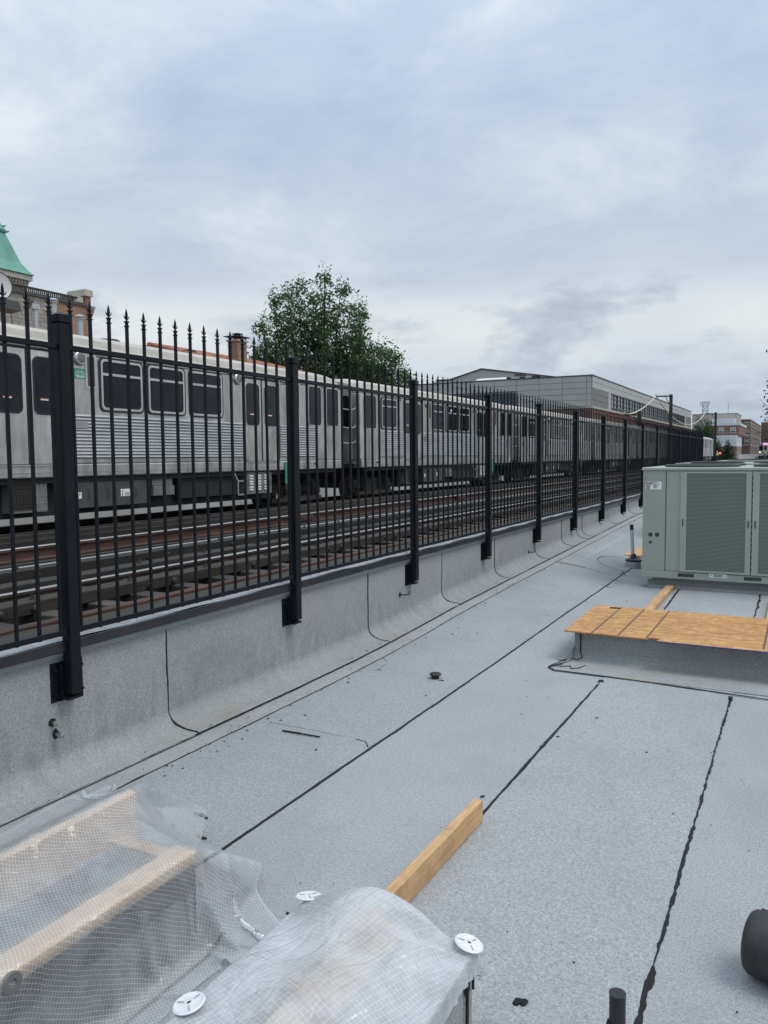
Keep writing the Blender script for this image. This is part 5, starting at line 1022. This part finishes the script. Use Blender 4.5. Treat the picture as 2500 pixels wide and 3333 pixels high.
def flue(T, y, zb, zt_, r, lb_):
    f = thing('flue_pipe', (T, y, zb), lb_, 'flue pipe', 'grey flue pipes on the low roof'); MB().cyl((T, y, zb), (T, y, zt_-.18), r, n=18).build('pipe', 'galv', f); MB().lathe([(r*1.15, -.20), (r*1.15, -.17), (r*1.55, -.15), (r*1.55, -.12), (r*1.15, -.10), (r*1.55, -.07), (r*1.6, -.02), (r*1.0, .04), (0, .07)], (T, y, zt_), n=20).build('cowl', 'galv', f)
K2 = 30/17.5
flue(-30, 14.64*K2, 6.6, 1.6+(5.80-1.6)*K2, .135, 'grey flue pipe with ribbed cowl just left of the big fence post cap'); flue(-30, 15.49*K2, 6.6, 1.6+(5.50-1.6)*K2, .145, 'grey flue pipe with domed cowl right of the big fence post')
sq = thing('flue_pipe', (-30, 14.06*K2, 6.6), 'square grey duct with a boxy cowl against the block wall', 'flue pipe', 'grey flue pipes on the low roof'); box1('duct', 'galv', (-30.09, -29.91, 14.06*K2-.09, 14.06*K2+.09, 6.6, 8.2), sq); box1('cowl', 'galv', (-30.13, -29.85, 14.0*K2-.14, 14.06*K2+.16, 8.2, 8.42), sq); box1('cowl_back', 'steel_frame', (-30.14, -29.95, 13.98*K2-.2, 13.98*K2+.05, 8.3, 8.6), sq)
K3 = 30/18.5; ds = thing('signal_dish', (-30, 13.75*K3, 6.6), 'white round dish with black rim and black hood, cut by the left edge', 'dish'); dy, dz = 13.70*K3, 1.6+(6.06-1.6)*K3
MB().lathe([(0, .0), (.45, .05), (.60, .12), (.63, .14), (.60, .15), (.44, .085), (0, .035)], (-30, dy, dz), (.8, -.55, .05), 36).build('dish', 'white_paint', ds, 0, True); MB().lathe([(.605, .11), (.645, .12), (.645, .16), (.61, .165)], (-30, dy, dz), (.8, -.55, .05), 36, False).build('rim', 'black_plastic', ds)
MB().exty([(-30.1, dz-.62), (-29.5, dz-.55), (-29.35, dz-.95), (-30.1, dz-1.0)], dy-.2, dy+.72).build('hood', 'black_plastic', ds); MB().cyl((-30, dy, 6.6), (-30, dy, dz), .07, n=10).build('mast', 'steel_dark', ds); MB().tube([(-29.7, dy+.45, dz-1.0), (-29.7, dy+.5, dz-1.4), (-29.7, dy+.62, dz-1.8)], .018, 5).build('cable', 'black_plastic', ds); MB().lathe([(.16, .60), (.12, .95), (.05, 1.05), (0, 1.06)], (-30, dy-.0, dz), (0, .1, 1), 12).build('lamp_housing', 'limestone', ds, 0, True)
# --- tiled roof house, chimney, small roof fan
hs = thing('house', (-25, 28, -5.5), 'low house with red clay tile roof behind the train', 'house'); box1('wall', 'brickwork_brown', (-22.4, -30, 26.5, 34.3, -5.5, 5.74), hs)
MB().add([(-22.2, 26.2, 5.75), (-22.2, 34.6, 5.75), (-25.5, 34.6, 6.58), (-25.5, 26.2, 6.58), (-30.2, 34.6, 5.75), (-30.2, 26.2, 5.75)], [(0, 1, 2, 3), (3, 2, 4, 5), (1, 4, 2), (0, 3, 5), (0, 5, 4, 1)]).build('roof', 'terracotta', hs)
tm = MB().tube([(0, .0, 0), (-.42, .0, .115)], .095, 8).mesh('roof_tile', (0, 0, 0), 0, True); R = random.Random(4)
for j in range(7):
    for i in range(40):
        q = link(tm, 'roof_tile', 'terracotta', hs, (-22.2-j*.45+R.uniform(-.02, .02), 26.3+i*.205, 5.78+j*.114+R.uniform(0, .02)))
mb = MB(); mb.tube([(-25.5, 26.3, 6.60), (-25.5, 34.5, 6.60)], .12, 8); mb.build('ridge', 'terracotta', hs)
cn = thing('chimney', (-22.9, 28.9, 5.3), 'square tan brick chimney with black metal spark cap', 'chimney'); KC = 22.9/22; cy0, cy1 = 27.62*KC, 28.25*KC
box1('stack', 'brickwork_tan', (-22.55, -23.1, cy0, cy1, 5.0, 6.85), cn); box1('crown', 'limestone', (-22.49, -23.16, cy0-.06, cy1+.06, 6.85, 6.93), cn); m = MB(); m.box(-22.45, -23.2, cy0-.2, cy1+.16, 7.05, 7.08); m.build('cap_plate', 'steel_dark', cn)
for a in (-22.6, -23.05):
    for b in (cy0+.02, cy1-.02): MB().bar((a, b, 6.93), (a, b, 7.05), .04, .04, (0, 1, 0)).build('cap_leg', 'steel_dark', cn)
MB().lathe([(.16, 7.08), (.16, 7.20), (.27, 7.21), (.03, 7.27)], (-22.82, (cy0+cy1)/2, 0), n=16).build('cap_crown', 'steel_dark', cn)
for (y, w_, h_, nm, lb_) in ((20.95, .5, .28, 'roof_fan', 'brown mushroom roof fan peeking above the train roof'), (26.6, .35, .2, 'roof_fan', 'small black roof cowl left of the clay tiles')):
    f = MB().lathe([(.2, -1.2), (.2, -.02), (w_, 0), (w_, h_*.6), (w_*.8, h_), (0, h_*1.05)], (-22.3 if y < 22 else -23.5, y, 5.62 if y < 22 else 6.05), n=24).build(nm, 'truck_iron', None, 0, True); tag(f, lb_, 'roof fan')
fb = box1('building', 'brickwork_brown', (-21.5, -24, 15, 21.7, -5.5, 5.0)); tag(fb, 'small brick annex behind the train, below the roof fan', 'building')
# --- overhead cable poles beside the train
def pole(x, y, zt_, xa, za, lb_, zb=-5.5):
    p = thing('cable_pole', (x, y, zb), lb_, 'pole', 'brown steel cable poles beside the train'); m = MB(); m.box(x-.17, x+.17, y-.17, y-.13, zb, zt_); m.box(x-.17, x+.17, y+.13, y+.17, zb, zt_); m.box(x-.03, x+.03, y-.13, y+.13, zb, zt_); m.build('mast', 'steel_dark', p)
    MB().bar((x, y, za), (xa, y, za+.05), .12, .16).build('arm', 'steel_dark', p); MB().bar((x, y, za-1.3), (xa+.62*(x-xa), y, za), .08, .08).build('brace', 'steel_dark', p); MB().lathe([(.10, 0), (.14, .05), (.08, .1), (.13, .16), (.05, .24)], (xa, y, za+.08), n=10).build('insulator', 'limestone', p)
pole(-14.2, 100.5, 8.75, -15.93, 8.55, 'brown steel pole with short arm in front of the window ribbon'); pole(-14.2, 155, 9.1, -16.0, 8.85, 'brown steel pole with arm left of the red brick block'); pole(-14.2, 80, 5.75, -15.6, 5.45, 'short brown pole just above the fence tips left of the window ribbon')
def cable(a, b, sag, r=.10):
    P = []
    for i in range(25): t = i/24; P.append((a[0]+(b[0]-a[0])*t, a[1]+(b[1]-a[1])*t, a[2]+(b[2]-a[2])*t-4*sag*t*(1-t)))
    return MB().tube(P, r, 6)
tag(cable((-15.6, 80, 5.5), (-15.93, 100.5, 8.7), .5, .055).build('overhead_cable', 'cable_cream', None, 0, True), 'cream cable rising to the pole in front of the window ribbon', 'cable'); tag(cable((-15.93, 100.5, 8.7), (-16.0, 155, 9.0), 2.75, .065).build('overhead_cable', 'cable_cream', None, 0, True), 'cream cable sagging between the two tall poles', 'cable')
# --- distant blocks at the right
S = 1.5                              # ray distances measured at 150 m are pushed out to 225 m
def far(x, y, z, s=S): return (x*s, y*s, 1.6+(z-1.6)*s)
rb = thing('building', (-18, 262, -5.5), 'red brick block with two pale windows and a white panelled middle', 'building'); YF = 246.
def fx(x, s=YF/164.4): return x*s
def fzz(z, s=YF/164.4): return 1.6+(z-1.6)*s
box1('brick_upper', 'brickwork_red', (fx(-16.8), fx(-10.90), YF, YF+30, fzz(5.12), fzz(6.98)), rb); box1('white_coping', 'panel_white', (fx(-16.9), fx(-10.80), YF-.1, YF+30, fzz(6.99), fzz(7.45)), rb); box1('stone_band', 'limestone', (fx(-16.8), fx(-10.85), YF-.08, YF+30, fzz(5.50), fzz(5.58)), rb)
for a, b in ((-14.5, -13.56), (-12.42, -11.50)):
    w = win_grid(rb, 'y', YF-.02, fx(a), fx(b), fzz(5.58), fzz(6.62), 2, 2, 'white_paint', 'glass_pale', .10, .10); box1('open_sash', 'glass_dark', (fx(a)+.15, fx(b)-.15, YF-.10, YF-.06, fzz(5.62), fzz(5.86)), w)
for j in range(2):
    for i in range(4):
        a = -16.9+i*1.42; box1('panel', 'panel_white', (fx(a)+.03, fx(a+1.42)-.03, YF-3, YF-2.9, fzz(2.98+j*1.07)+.03, fzz(4.05+j*1.07)-.03), rb)
    for i in range(5): box1('panel', 'panel_white', (fx(-11.22)-.05, fx(-11.22)+.05, YF-2.9+i*4.2, YF-2.9+i*4.2+4.14, fzz(2.98+j*1.07)+.03, fzz(4.05+j*1.07)-.03), rb)
box1('white_core', 'panel_joint', (fx(-16.9), fx(-11.24), YF-2.89, YF+18, fzz(2.98), fzz(5.10)), rb); box1('brick_lower', 'brickwork_red', (fx(-16.9), fx(-11.2), YF-2.8, YF+2, -5.5, fzz(2.97)), rb); box1('stone_band', 'limestone', (fx(-16.9), fx(-11.18), YF-2.88, YF+2, fzz(1.86), fzz(1.98)), rb); box1('stone_band', 'limestone', (fx(-16.9), fx(-11.18), YF-2.86, YF+2, fzz(.94), fzz(1.06)), rb)
win_grid(rb, 'y', YF-2.85, fx(-13.6), fx(-12.8), fzz(1.10), fzz(2.3), 1, 2, 'limestone', 'glass_dark', .12, .1); box1('colonnade_wall', 'limestone', (fx(-11.2)-2, fx(-11.2)-.3, YF+2, YF+18, -5.5, fzz(2.97)), rb)
for i in range(6): box1('pillar', 'limestone', (fx(-11.2)-.3, fx(-11.2), YF+2+i*2.9, YF+3.2+i*2.9, -5.5, fzz(2.97)), rb)
bb = thing('building', (-23, 300, -5.5), 'beige flat block with roof antenna tower, behind the red brick block', 'building'); s_ = 290/164.; box1('wall', 'limestone', (-34*1.0, -11.3*s_, 290, 310, -5.5, 1.6+(9.2-1.6)*s_), bb); box1('roof_edge', 'steel_frame', (-34.1, -11.25*s_, 289.9, 310.1, 1.6+(9.2-1.6)*s_, 1.6+(9.27-1.6)*s_), bb); box1('white_block', 'panel_white', (-15.6*s_*.97, -11.7*s_*.97, 280, 289.5, -5.5, 1.6+(8.3-1.6)*s_*.97), bb)
at = thing('antenna_tower', (-17.02*1.77, 288, 14), 'lattice telecom tower with white panel antennas on the beige block', 'antenna tower'); ax, ay, az0, az1 = -17.02*1.77, 292., 1.6+7.55*s_, 1.6+10.0*s_; hw = .82; m = MB()
for sx_ in (-1, 1):
    for sy_ in (-1, 1): MB().bar((ax+sx_*hw, ay+sy_*hw, az0), (ax+sx_*hw, ay+sy_*hw, az1), .18, .18, (0, 1, 0)).build('leg', 'galv', at)
nb = 3
for k in range(nb):
    za, zb_ = az0+(az1-az0)*k/nb, az0+(az1-az0)*(k+1)/nb
    for sy_ in (-1, 1): 
        MB().bar((ax-hw, ay+sy_*hw, za), (ax+hw, ay+sy_*hw, zb_), .10, .10, (0, 1, 0)).build('brace', 'galv', at); MB().bar((ax+hw, ay+sy_*hw*.98, za), (ax-hw, ay+sy_*hw*.98, zb_), .10, .10, (0, 1, 0)).build('brace', 'galv', at); MB().bar((ax-hw, ay+sy_*hw, zb_), (ax+hw, ay+sy_*hw, zb_), .14, .14, (0, 1, 0)).build('crossbar', 'galv', at)
for dx in (-1.45, -1.1, .85, 1.25, 1.55): MB().box(ax+dx-.12, ax+dx+.12, ay-1.2, ay-1.0, az1-1.2+.1*math.sin(dx*9), az1+.25).build('panel_antenna', 'white_paint', at); 
MB().bar((ax-1.6, ay-1.0, az1-.25), (ax+1.7, ay-1.0, az1-.25), .12, .12, (0, 0, 1)).build('antenna_rail', 'galv', at); MB().bar((ax, ay, az1), (ax, ay, az1+.6), .1, .1, (0, 1, 0)).build('top_spike', 'galv', at)
ms = MB().bar((-12.95*1.77, 292, 1.6+7.6*s_), (-12.95*1.77, 292, 1.6+9.75*s_), .10, .10, (0, 1, 0)).build('roof_mast', 'steel_frame'); tag(ms, 'thin whip mast on the beige block roof', 'mast')
ap = thing('building', (-14, 330, -5.5), 'brown brick apartment block with white trim bands and bay windows', 'building'); q = 320/165.; zq = lambda z: 1.6+(z-1.6)*q
box1('wall', 'brickwork_brown', (-11.75*q, -9.05*q, 320, 400, -5.5, zq(8.0)), ap); box1('cornice', 'limestone', (-11.8*q, -8.98*q, 319.7, 400.2, zq(7.99), zq(8.10)), ap); box1('rear_wing', 'brickwork_brown', (-9.05*q, -7.38*q, 402, 440, -5.5, 1.6+(7.45-1.6)*2.44), ap)
for z in (7.35, 6.85, 5.0, 3.1): box1('trim_band', 'limestone', (-11.78*q, -9.0*q, 319.8, 400.1, zq(z), zq(z+.10)), ap)
for j, z in enumerate((7.05, 6.15, 5.15, 4.2, 3.3)):
    win_grid(ap, 'y', 319.98, -10.0*q, -9.2*q, zq(z), zq(z+.55), 2, 1, 'limestone', 'glass_dark', .22, .2)
    if j > 1: box1('bay_panel', 'limestone', (-10.0*q, -9.2*q, 319.6, 320, zq(z+.6), zq(z+.85)), ap)
    for i in range(7): win_grid(ap, 'x', -9.05*q, 324+i*11, 329+i*11, zq(z), zq(z+.6), 1, 1, 'limestone', 'glass_dark', .25, .1)
box1('building', 'brickwork_brown', (-15.5, 8, 420, 450, -5.5, 14)); o = bpy.data.objects['building.%03d' % 0] if False else None
for o in bpy.data.objects:
    if o.name.startswith('building') and o.parent is None and 'label' not in o: tag(o, 'far brown brick block at the right edge behind the distant train', 'building')
box1('trim', 'limestone', (-15.6, 8.1, 419.8, 450.1, 11.6, 12.4), [o for o in bpy.data.objects if o.get('label', '').startswith('far brown')][0])
bw = thing('barrier_wall', (-14, 215, .2), 'low white barrier railing beyond the tracks at far right', 'barrier'); bm2 = MB().box(-.04, .04, -.1, 1.0, 0, 1.25).mesh('slat', (0, 0, 0))
for i in range(26): link(bm2, 'slat', 'white_paint', bw, (-12.9+i*.11, 196+i*1.55, .25))
box1('base', 'concrete_pale', (-13.2, -9.7, 195, 240, -5.5, .24), bw)
# --- distant oncoming train on the near track
fcx, fcy = -7.17, 186.; ft = thing('train', (fcx, fcy, RT), 'distant silver train approaching at right with glowing headlight', 'train')
MB().exty([(fcx-1.42, 1.15), (fcx+1.42, 1.15), (fcx+1.42, 3.35), (fcx+1.22, 3.72), (fcx+.7, 3.95), (fcx, 4.02), (fcx-.7, 3.95), (fcx-1.22, 3.72), (fcx-1.42, 3.35)], fcy, fcy+58).build('body', 'stainless', ft); box1('bumper', 'car_dark', (fcx-1.40, fcx+1.40, fcy-.15, fcy+57, .55, 1.14), ft)
for a, b in ((-1.22, -.48), (.48, 1.22)): MB().ext(rrect(a, b, 2.25, 3.32, .12, 3), lambda p: (fcx+p[0], fcy-.02, p[1]), lambda p: (fcx+p[0], fcy, p[1])).build('windscreen', 'glass_dark', ft)
MB().box(fcx-.36, fcx+.36, fcy-.03, fcy, 1.3, 3.4).build('end_door', 'stainless_bright', ft); MB().ext(rrect(-.25, .25, 2.35, 3.2, .08, 3), lambda p: (fcx+p[0], fcy-.05, p[1]), lambda p: (fcx+p[0], fcy-.03, p[1])).build('door_window', 'glass_dark', ft); MB().box(fcx-.42, fcx+.42, fcy-.04, fcy, 3.50, 3.74).build('destination_sign', 'sign_pink', ft); MB().lathe([(.14, 0), (.12, .03), (0, .04)], (fcx-1.05, fcy-.0, 1.85), (0, -1, 0), 12).build('headlight', 'lamp_warm', ft); MB().lathe([(.14, 0), (.12, .03), (0, .04)], (fcx+1.05, fcy-.0, 1.85), (0, -1, 0), 12).build('headlight', 'lamp_warm', ft); text('run_number', '412', 'label_white', ft, (fcx-.25, fcy-.16, .78), .26, (math.pi/2, 0, 0))
# --- track signal with red light, and a track worker
sg = thing('track_signal', (-13.62, 158, .2), 'dark post signal showing a red light beside the train end', 'signal'); MB().cyl((-13.62, 158, .2), (-13.62, 158, 1.2), .10, n=10).build('post', 'steel_dark', sg); MB().box(-13.90, -13.34, 157.8, 158.2, 1.2, 2.45).build('housing', 'steel_dark', sg, .03); MB().lathe([(.19, 0), (.17, .04), (0, .05)], (-13.62, 157.8, 1.75), (0, -1, 0), 14).build('red_lamp', 'lamp_red', sg); MB().lathe([(.17, 0), (.15, .04), (0, .05)], (-13.62, 157.8, 2.18), (0, -1, 0), 14).build('dark_lamp', 'glass_dark', sg)
def person(x, y, z):
    p = thing('person', (x, y, z), 'standing worker in white helmet and yellow-green vest by the train end', 'person')
    J = {'pel': (0, 0, .95, .15, .11), 'ch': (0, .0, 1.28, .19, .12), 'nk': (0, 0, 1.48, .06, .06), 'hd': (0, -.02, 1.62, .09, .10), 'hdt': (0, -.01, 1.74, .07, .08)}
    for s_, t in ((-1, 'l'), (1, 'r')): J.update({'hp'+t: (s_*.10, 0, .88, .09, .09), 'kn'+t: (s_*.12, -.02*s_, .48, .065, .065), 'an'+t: (s_*.13, .03*s_, .09, .045, .05), 'ft'+t: (s_*.14, -.13, .04, .045, .035), 'sh'+t: (s_*.20, 0, 1.42, .065, .06), 'el'+t: (s_*.27, -.03, 1.14, .047, .047), 'wr'+t: (s_*.25, -.16, .93, .035, .035), 'ha'+t: (s_*.24, -.22, .88, .04, .03)})
    E_ = [('pel', 'ch'), ('ch', 'nk'), ('nk', 'hd'), ('hd', 'hdt')]
    for t in 'lr': E_ += [('pel', 'hp'+t), ('hp'+t, 'kn'+t), ('kn'+t, 'an'+t), ('an'+t, 'ft'+t), ('ch', 'sh'+t), ('sh'+t, 'el'+t), ('el'+t, 'wr'+t), ('wr'+t, 'ha'+t)]
    ks = list(J); me = bpy.data.meshes.new('body'); me.from_pydata([J[k][:3] for k in ks], [(ks.index(a), ks.index(b)) for a, b in E_], []); ob = link(me, 'body', 'denim', p, (x, y, z)); ob.modifiers.new('k', 'SKIN')
    for i, k in enumerate(ks): me.skin_vertices[0].data[i].radius = J[k][3:]
    me.skin_vertices[0].data[0].use_root = True; sb = ob.modifiers.new('s', 'SUBSURF'); sb.levels = sb.render_levels = 1
    MB().lathe([(.19, 1.0), (.215, 1.1), (.225, 1.3), (.19, 1.43), (.09, 1.5)], (x, y, z), n=16).build('vest', 'hivis', p, 0, True); MB().lathe([(.15, 1.66), (.125, 1.68), (.12, 1.76), (.07, 1.82), (0, 1.83)], (x, y-.02, z), n=14).build('helmet', 'white_paint', p, 0, True); MB().lathe([(.075, 1.50), (.09, 1.56), (.092, 1.66)], (x, y-.03, z), n=12).build('face', 'skin', p, 0, True)
person(-13.75, 154, .28)
# --- trees
def leaves(mb, P, size, R, n):
    for _ in range(n):
        c = Vector(P)+Vector((R.gauss(0, 1), R.gauss(0, 1), R.gauss(0, 1)))*size*1.9; d = Vector((R.gauss(0, 1), R.gauss(0, 1), R.gauss(-.2, .8))).normalized(); e = d.orthogonal().normalized(); e.rotate(Matrix.Rotation(R.uniform(0, 6.3), 3, d)); g_ = d.cross(e); s_ = size*R.uniform(.6, 1.25)
        mb.add([c-d*s_, c+e*s_*.42, c+d*s_, c-e*s_*.42], [(0, 1, 2, 3)])
def shrub_tree(name, base, H, stems, label, mat, size, seed, lean=1.0, per=9):
    """multi-stemmed upright tree: stems fan out, short twigs along them carry the leaves"""
    R = random.Random(seed); t = thing(name, base, label, 'tree'); tk_ = MB(); cr = MB(); b = Vector(base)
    for (ang, out, top, full) in stems:
        full = full*1.12; P = []; n = 14; d = Vector((math.cos(ang), math.sin(ang), 0))
        for i in range(n+1):
            q = i/n; P.append(b+d*out*lean*(q**.75)+Vector((0, 0, top*q**1.08))+Vector((R.gauss(0, .05), R.gauss(0, .05), 0))*(i > 0)*H*.04)
        tk_.tube(P, [max(.012, .017*H*(1-.93*i/n)) for i in range(n+1)], 6)
        for i in range(3, n+1):
            q = i/n
            for _ in range(6 if i < n-1 else 3):
                a = R.uniform(0, 6.3); l = full*H*.14*(1.12-q*.95)*R.uniform(.5, 1.25); tip = P[i]+Vector((math.cos(a)*l, math.sin(a)*l, l*R.uniform(.25, 1.0)))
                if q > .42 or R.random() < .75: tk_.tube([P[i], (P[i]+tip)/2+Vector((0, 0, -.05*l)), tip], [.02, .014, .006], 4)
                for k in range(per): leaves(cr, P[i]+(tip-P[i])*((k+R.random())/per)**.8, size, R, 3)
            leaves(cr, P[i], size, R, 8)
        for k in range(14): leaves(cr, P[-1]+Vector((R.gauss(0, .04), R.gauss(0, .04), .085*H*k/14)), size*.62, R, 3)
    tk_.build('trunk', 'bark', t); cr.build('crown', mat, t); return t
# main tree: base hidden behind the train; image right = direction rt
tb = Vector((-24.6, 38.6, -2.0)); st_ = []
for off, top, full in ((-3.05, 9.1, .95), (-2.5, 12.3, .9), (-1.75, 12.9, 1), (-1.0, 12.9, 1.1), (-.25, 12.6, 1.1), (.55, 13.3, 1), (1.3, 12.9, 1), (2.1, 12.0, .95), (2.6, 11.5, .9), (3.0, 9.6, .9), (4.3, 9.0, .95), (5.0, 7.9, .75), (-3.6, 8.6, .6), (3.6, 7.8, .8), (0, 9.8, 1.3), (-1.4, 9.0, 1.3), (1.4, 9.2, 1.3), (3.4, 9.6, 1.1), (3.9, 9.2, 1.0), (4.6, 8.4, .9), (-2.9, 10.6, 1.0), (-3.3, 9.0, .9), (2.4, 10.2, 1.1)):
    dp = ((len(st_)*7) % 5-2)*.55; v = rt*off+Vector((fw.x, fw.y, 0))*dp; st_.append((math.atan2(v.y, v.x), v.length, top, full))
shrub_tree('tree', tb, 13, st_, 'tall multi-stemmed green tree rising behind the train', 'leaf_a', .125, 3, 1.0, 19)
R = random.Random(8)
def round_tree(base, H, w, label, mat, size, seed, n=10):
    R = random.Random(seed); shrub_tree('tree', base, H, [(R.uniform(0, 6.3), w*R.uniform(.25, 1.0), H*R.uniform(.62, 1.0), 1.7) for _ in range(n)], label, mat, size, seed, 1, 7)
round_tree((-23.2, 214, -5.5), 15.5, 3.6, 'broad green tree between the hall and the red brick block', 'leaf_b', .26, 1, 14); round_tree((-17.6, 206, -5.5), 10.5, 2.0, 'small green tree just right of the train end', 'leaf_b', .22, 2, 9); round_tree((2.15, 66, -5.5), 15.6, 4.6, 'dark leafy tree cut by the right edge', 'leaf_b', .14, 3, 40)
round_tree((-27.5, 56, -5.5), 11.6, 1.5, 'small green tree top peeking over the train before the hall', 'leaf_b', .12, 5, 7)
